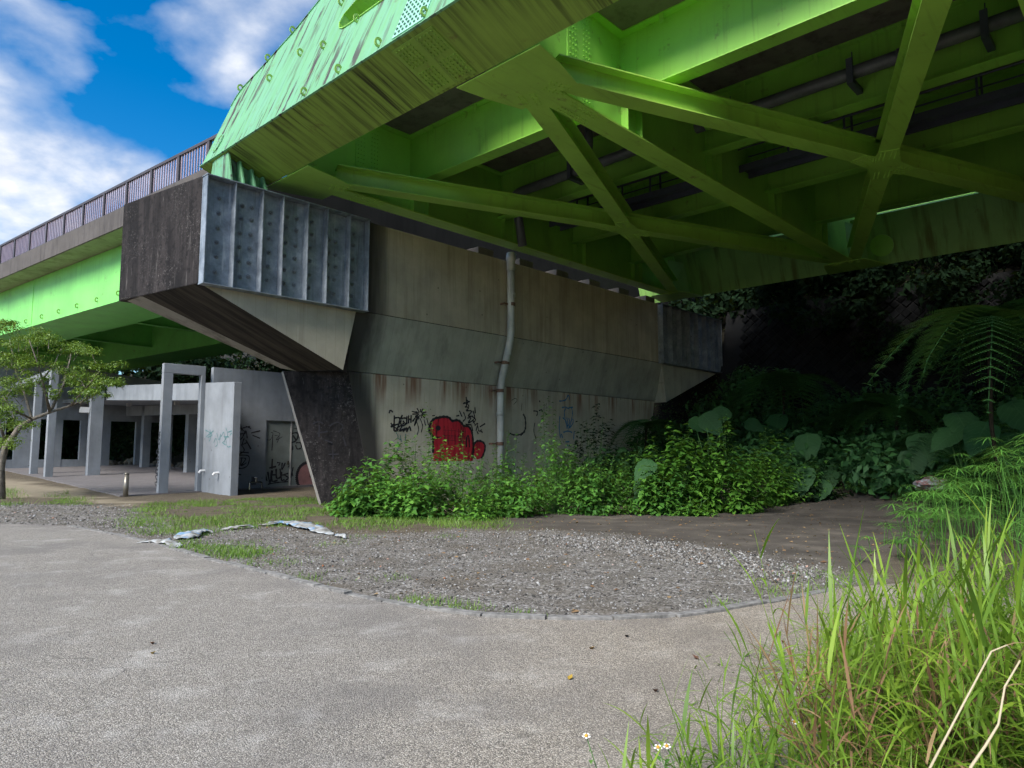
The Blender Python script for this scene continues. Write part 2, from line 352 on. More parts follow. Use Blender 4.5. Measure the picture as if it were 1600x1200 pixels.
M_bark = flat_mat('grey_bark', (0.16, 0.14, 0.115), 0.9, 0, 0.5, 9)
M_bark_dark = flat_mat('dark_fern_trunk', (0.022, 0.018, 0.012), 1.0, 0, 0.6, 20, 0.05)
M_stem = flat_mat('green_stem', (0.06, 0.14, 0.03), 0.6)
M_petal = flat_mat('white_petal', (0.75, 0.75, 0.72), 0.5)
M_yolk = flat_mat('yellow_flower_centre', (0.55, 0.28, 0.02), 0.6)

# ================================================================== GROUND
def pxy(pts, z=0.0): return np.array([on_z(x, y, z)[:2] for x, y in pts])
def inside(poly, X, Y):
    r = np.zeros(X.shape, bool); n = len(poly); j = n - 1
    for i in range(n):
        xi, yi = poly[i]; xj, yj = poly[j]
        c = ((yi > Y) != (yj > Y)) & (X < (xj - xi) * (Y - yi) / (yj - yi + 1e-12) + xi); r ^= c; j = i
    return r
def vnoise(X, Y, s, seed=0):     # cheap value noise
    X = X * s + seed * 17.3; Y = Y * s + seed * 9.1
    xi = np.floor(X).astype(np.int64); yi = np.floor(Y).astype(np.int64); fx = X - xi; fy = Y - yi
    fx = fx * fx * (3 - 2 * fx); fy = fy * fy * (3 - 2 * fy)
    def h(a, b):
        n = (a * 374761393 + b * 668265263 + seed * 974711) & 0x7fffffff
        n = ((n ^ (n >> 13)) * 1274126177) & 0x7fffffff
        return ((n ^ (n >> 16)) & 0xffff) / 65535.0
    return (h(xi, yi) * (1 - fx) + h(xi + 1, yi) * fx) * (1 - fy) + (h(xi, yi + 1) * (1 - fx) + h(xi + 1, yi + 1) * fx) * fy
KERB = [(-10.84, 15.25), (-9.08, 14.71), (-7.4, 13.25), (-5.87, 11.82), (-4.5, 10.35), (-3.21, 9.09), (-1.70, 7.59), (-0.59, 6.75), (0.23, 6.5), (1.38, 6.55), (2.56, 7.2), (3.73, 8.05)]
PAVE = KERB + [(4.6, 8.35), (5.2, 7.7), (4.9, 6.0), (3.6, 4.2), (2.6, 2.6), (2.2, -8), (-45, -8), (-45, 15.4), (-16, 15.4)]
PAVE = np.array(PAVE)
MUD = pxy([(740, 812), (790, 803), (1000, 797), (1240, 792), (1440, 786), (1480, 850), (1330, 888), (1230, 872), (1060, 848), (900, 833)])
GRAVEL = pxy([(110, 822), (190, 812), (300, 832), (380, 824), (470, 828), (560, 832), (760, 828), (900, 828), (1070, 846), (1250, 872), (1330, 890), (1310, 925), (1200, 945), (1040, 972), (840, 974), (700, 965), (545, 935), (400, 897), (240, 853)])
GRAVEL2 = pxy([(-200, 790), (0, 785), (190, 790), (240, 800), (200, 826), (105, 826), (-200, 826)])
TURF = [pxy([(188, 812), (215, 790), (330, 780), (480, 778), (620, 800), (800, 812), (770, 826), (600, 828), (480, 822), (380, 826), (330, 840), (230, 836)]),
        pxy([(75, 790), (85, 772), (125, 776), (140, 790)]), pxy([(-60, 795), (-60, 768), (20, 770), (45, 790)]),
        pxy([(260, 852), (300, 845), (370, 850), (430, 862), (400, 876), (330, 868)])]
SAND = pxy([(-300, 745), (0, 757), (70, 764), (200, 782), (240, 790), (160, 786), (60, 778), (-300, 772)])

def terrain(X, Y):
    U = X * P_.x + Y * P_.y; V = X * B_.x + Y * B_.y
    z = 0.03 * np.clip(Y - 25, 0, 60) * np_sst(22, 12, U)
    hill = np.interp(U + 0.8 * (vnoise(X, Y, 0.25, 3) - 0.5), [-500, 18.5, 21, 25, 31.8, 33.4, 34.9, 48, 75, 500], [0, 0, 0.25, 1.1, 3.0, 3.6, 8.9, 16, 26, 30])
    z = z + hill
    far = np_sst(20, 30, U)
    return z + (0.035 + 0.5 * far) * (vnoise(X, Y, 0.9, 1) - 0.5) + 0.02 * (vnoise(X, Y, 3.1, 2) - 0.5)
def tz(x, y): return float(terrain(np.array([x]), np.array([y]))[0])
def axis_steps(lo, hi, mid0, mid1, fine):
    a = list(np.arange(mid0, mid1 + 1e-6, fine)); s = fine; x = mid0
    while x > lo: s *= 1.25; x -= s; a.insert(0, x)
    s = fine; x = mid1
    while x < hi: s *= 1.25; x += s; a.append(x)
    return np.array(a)
gx = axis_steps(-900, 900, -22, 26, 0.25); gy = axis_steps(-300, 1500, 3, 46, 0.25)
GX, GY = np.meshgrid(gx, gy); GZ = terrain(GX, GY)
pv = inside(PAVE, GX, GY); GZ = np.where(pv, np.minimum(GZ, -0.01) - 0.03, GZ)
nx, ny = len(gx), len(gy)
idx = np.arange(nx * ny).reshape(ny, nx)
GF = np.stack([idx[:-1, :-1], idx[:-1, 1:], idx[1:, 1:], idx[1:, :-1]], -1).reshape(-1, 4)

def ground_mat():
    m, nt, bs = mat('ground_surface', 0.95, 0.15)
    at = node(nt, 'ShaderNodeAttribute', attribute_name='zone'); sp = node(nt, 'ShaderNodeSeparateColor', {0: at.outputs['Color']})
    pq = pos(nt)
    n_s = noise(nt, pq, 3.0, 8, 0.65); n_f = noise(nt, pq, 45, 4, 0.7)
    soil = ramp(nt, n_s, [(0.3, (0.06, 0.047, 0.033)), (0.7, (0.12, 0.098, 0.07))])
    soil = mixc(nt, ramp(nt, n_f, [(0.5, 0.0), (0.7, 0.6)]), soil, (0.30, 0.27, 0.22))
    mud = ramp(nt, noise(nt, pq, 1.2, 8, 0.6), [(0.3, (0.058, 0.052, 0.046)), (0.55, (0.09, 0.08, 0.07)), (0.75, (0.15, 0.132, 0.112))])
    mud = mixc(nt, ramp(nt, noise(nt, pq, 22, 5, 0.75), [(0.64, 0.0), (0.72, 0.7)]), mud, (0.36, 0.33, 0.28))
    v1 = node(nt, 'ShaderNodeTexVoronoi', {'Vector': pq, 'Scale': 34.0, 'Randomness': 1.0})
    v2 = node(nt, 'ShaderNodeTexVoronoi', {'Vector': pq, 'Scale': 75.0, 'Randomness': 1.0})
    s1 = node(nt, 'ShaderNodeSeparateColor', {0: v1.outputs['Color']}).outputs[0]; s2 = node(nt, 'ShaderNodeSeparateColor', {0: v2.outputs['Color']}).outputs[0]
    g = ramp(nt, s1, [(0.0, (0.04, 0.038, 0.036)), (0.4, (0.15, 0.14, 0.128)), (0.75, (0.25, 0.235, 0.217)), (1.0, (0.40, 0.39, 0.38))])
    g2 = ramp(nt, s2, [(0.0, (0.035, 0.032, 0.03)), (0.6, (0.13, 0.117, 0.10)), (1.0, (0.27, 0.255, 0.235))])
    g = mixc(nt, ramp(nt, noise(nt, pq, 2.3, 5, 0.6), [(0.4, 0.1), (0.62, 0.95)]), g, g2)
    g = mixc(nt, ramp(nt, noise(nt, pq, 0.8, 4, 0.6), [(0.48, 0.0), (0.68, 0.55)]), g, soil)
    sand = ramp(nt, n_s, [(0.3, (0.21, 0.175, 0.125)), (0.7, (0.28, 0.24, 0.18))])
    c = mixc(nt, sp.outputs[0], soil, g); c = mixc(nt, sp.outputs[1], c, mud); c = mixc(nt, sp.outputs[2], c, sand)
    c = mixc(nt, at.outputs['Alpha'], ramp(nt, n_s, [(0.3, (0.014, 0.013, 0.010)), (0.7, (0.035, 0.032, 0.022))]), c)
    setc(nt, bs, c)
    h = mathn(nt, 'ADD', mathn(nt, 'MULTIPLY', mathn(nt, 'SUBTRACT', 0.5, v1.outputs['Distance']), sp.outputs[0]), mathn(nt, 'MULTIPLY', n_f, 0.25))
    bump(nt, bs, h, 0.55, 0.02)
    return m
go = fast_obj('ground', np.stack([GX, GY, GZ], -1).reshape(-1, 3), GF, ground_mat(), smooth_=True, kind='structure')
jx = GX + 1.0 * (vnoise(GX, GY, 1.1, 5) - 0.5) + 0.5 * (vnoise(GX, GY, 3.0, 6) - 0.5); jy = GY + 1.2 * (vnoise(GX, GY, 1.1, 7) - 0.5) + 0.6 * (vnoise(GX, GY, 3.0, 8) - 0.5)
zg = (inside(GRAVEL, jx, jy) | inside(GRAVEL2, jx, jy)).astype(float); zm = inside(MUD, jx, jy).astype(float); zs = inside(SAND, jx, jy).astype(float)
def blur(a):
    b = a.copy(); b[1:-1, 1:-1] = (a[1:-1, 1:-1] * 2 + a[:-2, 1:-1] + a[2:, 1:-1] + a[1:-1, :-2] + a[1:-1, 2:]) / 6; return b
zg, zm, zs = blur(zg), blur(blur(zm)), blur(zs)
ca = go.data.color_attributes.new('zone', 'FLOAT_COLOR', 'POINT')
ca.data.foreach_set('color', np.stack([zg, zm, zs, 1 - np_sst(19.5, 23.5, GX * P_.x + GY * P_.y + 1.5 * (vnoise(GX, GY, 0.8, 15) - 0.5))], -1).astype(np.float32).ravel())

def pave_mat():
    m, nt, bs = mat('exposed_aggregate_paving', 0.85, 0.3)
    pq = pos(nt)
    v1 = node(nt, 'ShaderNodeTexVoronoi', {'Vector': pq, 'Scale': 125.0, 'Randomness': 1.0})
    r1 = node(nt, 'ShaderNodeSeparateColor', {0: v1.outputs['Color']}).outputs[0]
    g = ramp(nt, r1, [(0.0, (0.14, 0.129, 0.118)), (0.3, (0.235, 0.215, 0.191)), (0.65, (0.33, 0.302, 0.266)), (0.9, (0.43, 0.40, 0.358)), (1.0, (0.54, 0.51, 0.47))])
    gap = smooth(nt, v1.outputs['Distance'], 0.42, 0.75)
    g = mixc(nt, mathn(nt, 'MULTIPLY', gap, 0.65), g, (0.075, 0.07, 0.065))
    L = noise(nt, pq, 0.5, 6, 0.6); L2 = noise(nt, pq, 1.6, 8, 0.72); L3 = noise(nt, pq, 6.0, 5, 0.7)
    g = mixc(nt, ramp(nt, L, [(0.36, 0.5), (0.52, 0.0)]), g, (0.14, 0.13, 0.125))
    wh = mathn(nt, 'MULTIPLY', ramp(nt, L2, [(0.52, 0.0), (0.72, 0.85)]), ramp(nt, L3, [(0.35, 0.25), (0.65, 1.0)]))
    g = mixc(nt, wh, g, mixc(nt, 0.45, g, (0.60, 0.585, 0.56)))
    cr = node(nt, 'ShaderNodeTexVoronoi', {'Vector': node(nt, 'ShaderNodeVectorMath', {0: pq, 1: node(nt, 'ShaderNodeTexNoise', {'Vector': pq, 'Scale': 1.7, 'Detail': 3.0}).outputs[1]}, operation='ADD').outputs[0], 'Scale': 0.42}, feature='DISTANCE_TO_EDGE').outputs['Distance']
    ck = mathn(nt, 'MULTIPLY', mathn(nt, 'SUBTRACT', 1.0, smooth(nt, cr, 0.002, 0.007)), ramp(nt, L, [(0.5, 0.0), (0.6, 0.55)]))
    g = mixc(nt, ck, g, (0.06, 0.055, 0.05))
    sx = node(nt, 'ShaderNodeSeparateXYZ', {0: pq})
    warm = smooth(nt, mathn(nt, 'ADD', sx.outputs[0], mathn(nt, 'MULTIPLY', L, 2.0)), -0.8, 3.0)
    g = mixc(nt, mathn(nt, 'MULTIPLY', warm, 0.4), g, mixc(nt, 1.0, g, (1.22, 1.09, 0.88), 'MULTIPLY'))
    setc(nt, bs, g)
    bump(nt, bs, mathn(nt, 'SUBTRACT', 1.0, v1.outputs['Distance']), 0.8, 0.007)
    return m
pm = bmesh.new()
pf = pm.faces.new([pm.verts.new((x, y, 0.03)) for x, y in PAVE]); pm.normal_update()
if pf.normal.z < 0: pf.normal_flip()
me = bpy.data.meshes.new('pavement'); pm.to_mesh(me); pm.free(); me.materials.append(pave_mat())
tag(link(bpy.data.objects.new('pavement', me)), kind='structure')

# kerb: separate flush kerb stones along the edge of the paving
M_kerb = flat_mat('kerb_concrete', (0.185, 0.18, 0.172), 0.95, 0, 0.5, 14)
kerb_o = bpy.data.objects.new('kerb', None); kerb_o.location = (-3, 9, 0); link(kerb_o); tag(kerb_o, kind='structure')
def resample(pts, step):
    P = [Vector((*q, 0)) for q in pts]; out = [P[0]]; acc = 0
    # smooth with Catmull-Rom first
    S = []
    for i in range(len(P) - 1):
        a, b_, c, d = P[max(i - 1, 0)], P[i], P[i + 1], P[min(i + 2, len(P) - 1)]
        for k in range(12):
            t = k / 12; S.append(0.5 * ((2 * b_) + (c - a) * t + (2 * a - 5 * b_ + 4 * c - d) * t * t + (3 * b_ - a - 3 * c + d) * t ** 3))
    S.append(P[-1]); out = [S[0]]; acc = 0
    for a, b_ in zip(S, S[1:]):
        L = (b_ - a).length; s = step - acc
        while s <= L: out.append(a.lerp(b_, s / L)); s += step
        acc = (acc + L) % step
    return out
KS = resample(KERB[1:], 0.6)
for a, b_ in zip(KS, KS[1:]):
    d = (b_ - a).normalized(); nrm = Vector((-d.y, d.x, 0)); a2 = a + d * 0.011; b3 = b_ - d * 0.011
    zt = 0.050 + rnd.uniform(-0.010, 0.012); wd = 0.095; off = rnd.uniform(-0.014, 0.014); tl = rnd.uniform(-0.004, 0.004)
    m = MB(); c = 0.008
    base = [a2 + nrm * (off - 0.01), b3 + nrm * (off - 0.01), b3 + nrm * (off + wd), a2 + nrm * (off + wd)]
    m.hexa([q + Vector((0, 0, -0.06)) for q in base] + [q + Vector((0, 0, zt + (tl if i in (1, 2) else -tl))) for i, q in enumerate(base)])
    m.build('kerb_stone', M_kerb, kerb_o, bevel=0.005)

# gravel: loose stones
def scatter(poly, n, seed, jitter=0.4):
    r = np.random.default_rng(seed); lo = poly.min(0); hi = poly.max(0); out = []
    while sum(len(o) for o in out) < n:
        q = r.uniform(lo, hi, (n * 2, 2)); jx_ = q + (r.normal(0, jitter, q.shape)); out.append(q[inside(poly, jx_[:, 0], jx_[:, 1])])
    return np.concatenate(out)[:n]
octv = np.array([(1, 0, 0), (0, 1, 0), (-1, 0, 0), (0, -1, 0), (0, 0, 1), (0, 0, -1)], float)
octf = np.array([(0, 1, 4), (1, 2, 4), (2, 3, 4), (3, 0, 4), (1, 0, 5), (2, 1, 5), (3, 2, 5), (0, 3, 5)])
def stones(pts, s0, s1, seed):
    r = np.random.default_rng(seed); n = len(pts); s = s0 + (s1 - s0) * r.random(n) ** 2.5
    V = octv[None] * (r.uniform(0.6, 1.3, (n, 6, 1))) * s[:, None, None]
    V[:, :, 2] *= r.uniform(0.4, 0.8, (n, 1)); a = r.uniform(0, 6.28, n); ca_, sa = np.cos(a), np.sin(a)
    x = V[:, :, 0] * ca_[:, None] - V[:, :, 1] * sa[:, None]; y = V[:, :, 0] * sa[:, None] + V[:, :, 1] * ca_[:, None]
    tl = r.normal(0, 0.35, (n, 2)); z = V[:, :, 2] + x * tl[:, :1] + y * tl[:, 1:]
    zg_ = terrain(pts[:, 0], pts[:, 1]); V = np.stack([x + pts[:, :1], y + pts[:, 1:2], z + zg_[:, None] + s[:, None] * 0.15], -1)
    F = octf[None] + (np.arange(n) * 6)[:, None, None]; return V.reshape(-1, 3), F.reshape(-1, 3)
def stone_mat():
    m, nt, bs = mat('gravel_stone', 0.9, 0.25)
    rp = node(nt, 'ShaderNodeNewGeometry').outputs['Random Per Island']
    setc(nt, bs, ramp(nt, rp, [(0.0, (0.04, 0.039, 0.038)), (0.3, (0.11, 0.102, 0.093)), (0.55, (0.175, 0.16, 0.142)), (0.75, (0.24, 0.228, 0.212)), (0.92, (0.30, 0.30, 0.303)), (0.985, (0.42, 0.42, 0.41)), (1.0, (0.32, 0.12, 0.05))])); return m
M_stone = stone_mat()
gp = scatter(GRAVEL, 15000, 3, 0.25); k_ = gp[~inside(PAVE, gp[:, 0], gp[:, 1])]
V1, F1 = stones(k_, 0.007, 0.026, 4)
ridge = pxy([(840, 836), (1000, 842), (1120, 858), (1250, 880), (1310, 900), (1250, 915), (1100, 885), (950, 862), (840, 850)])
rp_ = scatter(ridge, 5200, 5, 0.15); V2, F2 = stones(rp_, 0.008, 0.034, 6)
g2 = scatter(GRAVEL2, 3500, 8, 0.3); g2 = g2[~inside(PAVE, g2[:, 0], g2[:, 1])]; V3, F3 = stones(g2, 0.012, 0.04, 9)
VV = np.concatenate([V1, V2, V3]); FF = np.concatenate([F1, F2 + len(V1), F3 + len(V1) + len(V2)])
fast_obj('gravel', VV, FF, M_stone, label='loose grey gravel spread inside the kerb', cat='gravel', kind='stuff')

# ================================================================== MAIN BRIDGE
LEAN, TZ0 = 0.38, 8.8
V_END, V_FAR = 19.06, -34.0
NODES = [16.8, 9.0, 1.2, -6.6, -14.4, -22.2, -30.0]
bridge = thing('arch_bridge', W(19.3, 9, 0), 'large green steel arch bridge seen from below, streaked with dark rain stains', 'bridge')
# ---- tie girder + springing arch rib: a box section tilted inward, outline in (v, z) on its outer web
UO, ZO, TW, TDZ = 7.765, 9.29, 1.285, -0.49          # outer bottom edge; offset to the inner web
def arch_top(t): return 13.38 + 0.75 * t - 0.75 / 100.0 * t * t
out = [(V_END, ZO), (V_FAR, ZO), (V_FAR, 11.1), (13.0, 11.1), (13.3, 11.13), (13.5, 11.25), (13.62, 11.45), (13.58, 11.68), (13.13, 11.95)]
und = [(v, arch_top(15.76 - v) - (2.9 if v > 9 else 2.2)) for v in (11.5, 8, 5, 2, -2, -6, -10, -14, -18, -26, V_FAR)]
top = [(v, arch_top(15.76 - v)) for v in (V_FAR, -26, -18, -14, -10, -6, -2, 2, 5, 8, 10, 12, 14)]
out += und + top + [(15.76, 13.38), (16.6, 12.78), (17.61, 12.30), (18.3, 12.02), (18.75, 11.85), (18.95, 11.62), (19.03, 11.3)]
def tie(sign, u0, name):
    """sign +1: near girder, its outer web at u0; -1: far girder, outer web at u0"""
    a = [W(u0 + sign * LEAN * (z - ZO), v, z) for v, z in out]; b_ = [W(u0 + sign * (TW + LEAN * (z - ZO)), v, z + TDZ) for v, z in out]
    bm = bmesh.new(); va = [bm.verts.new(q) for q in a]; vb = [bm.verts.new(q) for q in b_]; n = len(out)
    f = bm.faces.new(va); f.material_index = 1; f2 = bm.faces.new(vb[::-1]); f2.material_index = 0 if sign > 0 else 2
    for i in range(n):
        q = bm.faces.new((va[i], vb[i], vb[(i + 1) % n], va[(i + 1) % n]))
        q.material_index = 3 if i == 0 else 0
    bmesh.ops.recalc_face_normals(bm, faces=bm.faces[:])
    bmesh.ops.triangulate(bm, faces=[f, f2])
    me = bpy.data.meshes.new(name); bm.to_mesh(me); bm.free()
    for m in (M_green, M_green_web, M_green_rust, M_green_under): me.materials.append(m)
    return link(bpy.data.objects.new(name, me), bridge)
tie_n = tie(1, UO, 'tie_girder'); tag(tie_n, 'near edge girder with streaked turquoise outer web')
tie_f = tie(-1, 38.55 - UO, 'tie_girder')
def web(v, z, off=0.0): return W(UO - off + LEAN * (z - ZO), v, z)          # point on the near outer web
def und_pt(f, v): return W(UO + TW * f, v, ZO + TDZ * f)                    # point on the near underside, f 0..1 from outer to inner edge
nW = (P_ * -1 + Vector((0, 0, LEAN))).normalized()                          # outward normal of the web
nU = (P_ * -LEAN - Vector((0, 0, 1))).normalized()                          # outward normal of the underside
# thin flange lips along the bottom edge and the arch edge
def strip(m, pts, w_, t_, nrm):
    for q0, q1 in zip(pts, pts[1:]):
        d = (q1 - q0).normalized(); s = d.cross(nrm).normalized()
        m.hexa([q0 - s * t_, q1 - s * t_, q1 + s * t_, q0 + s * t_] + [q + nrm * w_ for q in (q0 - s * t_, q1 - s * t_, q1 + s * t_, q0 + s * t_)])
m = MB(); strip(m, [web(V_END, ZO + 0.012), web(V_FAR, ZO + 0.012)], 0.045, 0.012, nW); m.build('flange_lip', M_green_web, tie_n)
m = MB(); strip(m, [web(v, z) for v, z in ((19.03, 11.3), (18.95, 11.62), (18.75, 11.85), (18.3, 12.02), (17.61, 12.30), (16.6, 12.78), (15.76, 13.38), (14, arch_top(1.76)), (12, arch_top(3.76)))], 0.03, 0.012, nW); m.build('flange_lip', M_green_web, tie_n)
m = MB(); strip(m, [web(v, z) for v, z in ((8, 11.1), (13.0, 11.1), (13.3, 11.13), (13.5, 11.25), (13.62, 11.45), (13.58, 11.68), (13.13, 11.95), (11.5, arch_top(4.26) - 2.9))], 0.03, 0.012, nW); m.build('opening_rim', M_green, tie_n)
# lifting lugs
def ring_mesh(name, R_, r_, t_, mat_, seg=12):
    m = MB(); n = seg
    A = [(math.cos(2 * math.pi * k / n), math.sin(2 * math.pi * k / n)) for k in range(n)]
    v = [(R_ * 0.8 * a, R_ * b_, -t_) for a, b_ in A] + [(r_ * 0.8 * a, r_ * b_, -t_) for a, b_ in A] + [(R_ * 0.8 * a, R_ * b_, t_) for a, b_ in A] + [(r_ * 0.8 * a, r_ * b_, t_) for a, b_ in A]
    f = []
    for k in range(n):
        j = (k + 1) % n
        f += [(k, j, n + j, n + k), (2 * n + k, 3 * n + k, 3 * n + j, 2 * n + j), (k, 2 * n + k, 2 * n + j, j), (n + k, n + j, 3 * n + j, 3 * n + k)]
    m.add(v, f); me = bpy.data.meshes.new(name); me.from_pydata(m.v, [], m.f); me.materials.append(mat_); return me
lug_me = ring_mesh('lifting_lug', 0.11, 0.06, 0.014, flat_mat('lug_green_paint', (0.25, 0.42, 0.09), 0.5))
def basis(x, y, z, o): return Matrix(((x.x, y.x, z.x, o.x), (x.y, y.y, z.y, o.y), (x.z, y.z, z.z, o.z), (0, 0, 0, 1)))
wy = (P_ * LEAN + Vector((0, 0, 1))).normalized()
for v, z in [(16.67, 12.83), (17.65, 12.36), (18.85, 11.86), (15.24, 11.37), (16.67, 11.23), (13.91, 10.94), (12.62, 11.04), (13.79, 9.56), (12.42, 9.56), (11.01, 9.56), (14.02, 12.31), (9.6, 9.56)]:
    inst('lifting_lug', lug_me, basis(nW, wy, B_.copy(), web(v, z, 0.055)), tie_n)
m = MB()                                   # oval hand-hole cover near the girder end
ring = [(math.cos(t) * 0.19, math.sin(t) * 0.30) for t in [2 * math.pi * k / 20 for k in range(20)]]
m.prism([web(18.48, 9.85) + B_ * a + wy * b_ for a, b_ in ring], [web(18.48, 9.85) + B_ * a + wy * b_ + nW * 0.03 for a, b_ in ring]); m.build('hand_hole_cover', M_green_web, tie_n)
def bolts_mesh(pts, nrm, r=0.022, h=0.025, n=6):
    """one mesh of hexagonal bolt heads"""
    nrm = Vector(nrm).normalized(); a = nrm.cross(Vector((0.3, 0.2, 1))).normalized(); c = nrm.cross(a); m = MB()
    for q in pts:
        rg = [a * math.cos(2 * math.pi * k / n) * r + c * math.sin(2 * math.pi * k / n) * r for k in range(n)]
        m.prism([q + g for g in rg], [q + g * 0.85 + nrm * h for g in rg])
    return m
bolts_mesh([web(18.48, 9.85, 0.0) + nW * 0.03 + B_ * math.cos(t) * 0.15 + wy * math.sin(t) * 0.25 for t in [2 * math.pi * k / 14 for k in range(14)]], nW, 0.014, 0.012).build('bolts', M_green, tie_n, kind='stuff')
# bolted splice on the web and on the underside
m = MB(); q = [(10.55, 9.42), (9.6, 9.42), (9.6, 11.0), (10.55, 11.0)]
m.prism([web(v, z, 0.0) for v, z in q], [web(v, z) + nW * 0.02 for v, z in q])
M_splice = flat_mat('pale_turquoise_splice_paint', (0.30, 0.60, 0.46), 0.45)
m.build('splice_plate', M_splice, tie_n)
bolts_mesh([web(9.67 + 0.115 * i, 9.5 + 0.12 * k) + nW * 0.02 for i in range(8) for k in range(12)], nW, 0.030, 0.024).build('bolts', flat_mat('splice_bolt_paint', (0.10, 0.22, 0.17), 0.5), tie_n, kind='stuff')
m = MB(); q = [(0.08, 9.45), (0.95, 9.45), (0.95, 10.65), (0.08, 10.65)]
m.prism([und_pt(f, v) for f, v in q], [und_pt(f, v) + nU * 0.022 for f, v in q]); M_sp2 = green_mat('stained_splice_paint', (0.24, 0.40, 0.06), 0.7); m.build('splice_plate', M_sp2, tie_n)
bolts_mesh([und_pt(0.13 + 0.062 * i, vv) + nU * 0.022 for i in range(13) for vv in [9.52 + 0.1 * k for k in range(5)] + [10.15 + 0.1 * k for k in range(5)] if i != 6], nU, 0.026, 0.030).build('bolts', M_sp2, tie_n, kind='stuff')
# bearing under the girder end
bear = MB()
def bt_(u): return ZO + (u - UO) * TDZ / TW - 0.004
for k in range(4):
    u = 7.84 + k * 0.32; bear.hexa([W(u - .03, 17.25, 8.40), W(u + .03, 17.25, 8.40), W(u + .03, 18.6, 8.40), W(u - .03, 18.6, 8.40), W(u - .03, 17.5, bt_(u - .03)), W(u + .03, 17.5, bt_(u + .03)), W(u + .03, 18.4, bt_(u + .03)), W(u - .03, 18.4, bt_(u - .03))])
bear.hexa([W(7.8, 17.68, 8.40), W(8.85, 17.68, 8.40), W(8.85, 18.3, 8.40), W(7.8, 18.3, 8.40), W(7.8, 17.68, bt_(7.8)), W(8.85, 17.68, bt_(8.85)), W(8.85, 18.3, bt_(8.85)), W(7.8, 18.3, bt_(7.8))])
bear.box(W, 7.7, 8.95, 17.2, 18.7, 8.36, 8.40)
bear.build('bearing', M_green_web, bridge, bevel=0.01)
# ---- floor beams, stringers
STR = [13.2, 17.2, 21.2, 25.2]; DECK = 11.2
def bolt_grid(m_name, parent, fn, us, zs, nrm, mat_, r=0.022):
    bolts_mesh([fn(u, z) for u in us for z in zs], nrm, r, 0.026).build('bolts', mat_, parent, kind='stuff')
for i, v in enumerate(NODES):
    m = MB(); ul, ur = 9.10, 29.45
    m.box(W, ul + 0.0, ur, v - 0.011, v + 0.011, TZ0 + 0.03, DECK)                   # web
    m.box(W, ul, ur, v - 0.29, v + 0.29, TZ0 - 0.01, TZ0 + 0.03, 1)                     # bottom flange
    m.box(W, ul + 0.3, ur - 0.3, v - 0.22, v + 0.22, DECK - 0.03, DECK - 0.001)
    fb = m.build('floor_beam', [M_green, M_green_olive], bridge)
    if i > 2: continue
    for us in STR:                                                                   # stiffeners under every stringer
        for sg in (-1,):
            m = MB(); m.box(W, us - 0.012, us + 0.012, v - 0.20, v - 0.011, TZ0 + 0.03, 9.60); m.box(W, us + 0.60, us + 0.624, v - 0.18, v - 0.011, TZ0 + 0.03, DECK - 0.03); m.build('stiffener', M_green, fb)
    bolt_grid('b', fb, lambda u, z: W(u, v - 0.035, z), [11.28 + 0.1 * k for k in range(3)] + [11.75 + 0.1 * k for k in range(3)], [9.0 + 0.125 * k for k in range(17)], -B_, M_green)
    m = MB(); m.box(W, 11.2, 12.05, v - 0.035, v - 0.0115, 8.95, 11.1); m.build('splice_plate', M_green, fb)
    bolts_mesh([W(uu, v + dv, TZ0 - 0.012) for uu in [11.15 + 0.1 * k for k in range(10)] for dv in (-0.2, -0.1, 0.1, 0.2)], (0, 0, -1), 0.022, 0.024).build('bolts', M_green_olive, fb, kind='stuff')
vspan = [(17.4, NODES[0])] + list(zip(NODES, NODES[1:])) + [(NODES[-1], V_FAR)]
for us in STR:
    for a, c in vspan:
        m = MB(); hi_, lo_ = a - 0.013, c + 0.013
        m.ibeam(W(us, hi_, 9.62), W(us, lo_, 9.62), DECK - 9.62 - 0.002, 0.42, 0.03, 0.02)
        st = m.build('stringer', M_green, bridge)
        if hi_ - lo_ > 5 and lo_ > -1 and us < 18:
            for k in range(4):
                m = MB(); vv = lo_ + 1.0 + k * 1.85; m.box(W, us - 0.20, us - 0.185, vv - 0.05, vv + 0.05, DECK - 0.26, DECK - 0.032); m.build('hanger_lug', M_green, st)
            bolts_mesh([W(us - 0.03, hi_ - 0.1, 9.75 + 0.11 * k) for k in range(12)], -P_, 0.018, 0.02).build('bolts', M_green, st, kind='stuff')
m = MB(); m.box(W, 11.6, 27.2, V_FAR, 17.5, DECK, DECK + 0.28); m.build('deck_slab', M_conc_slab, bridge)
for u, hp in ((11.65, 1.2), (26.8, 2.6)):  # far parapet raised, out of view, to keep sun off the far girder
    m = MB(); m.box(W, u, u + 0.35, V_FAR, 17.5, DECK + 0.281, DECK + hp); m.build('parapet', M_conc_edge, bridge)
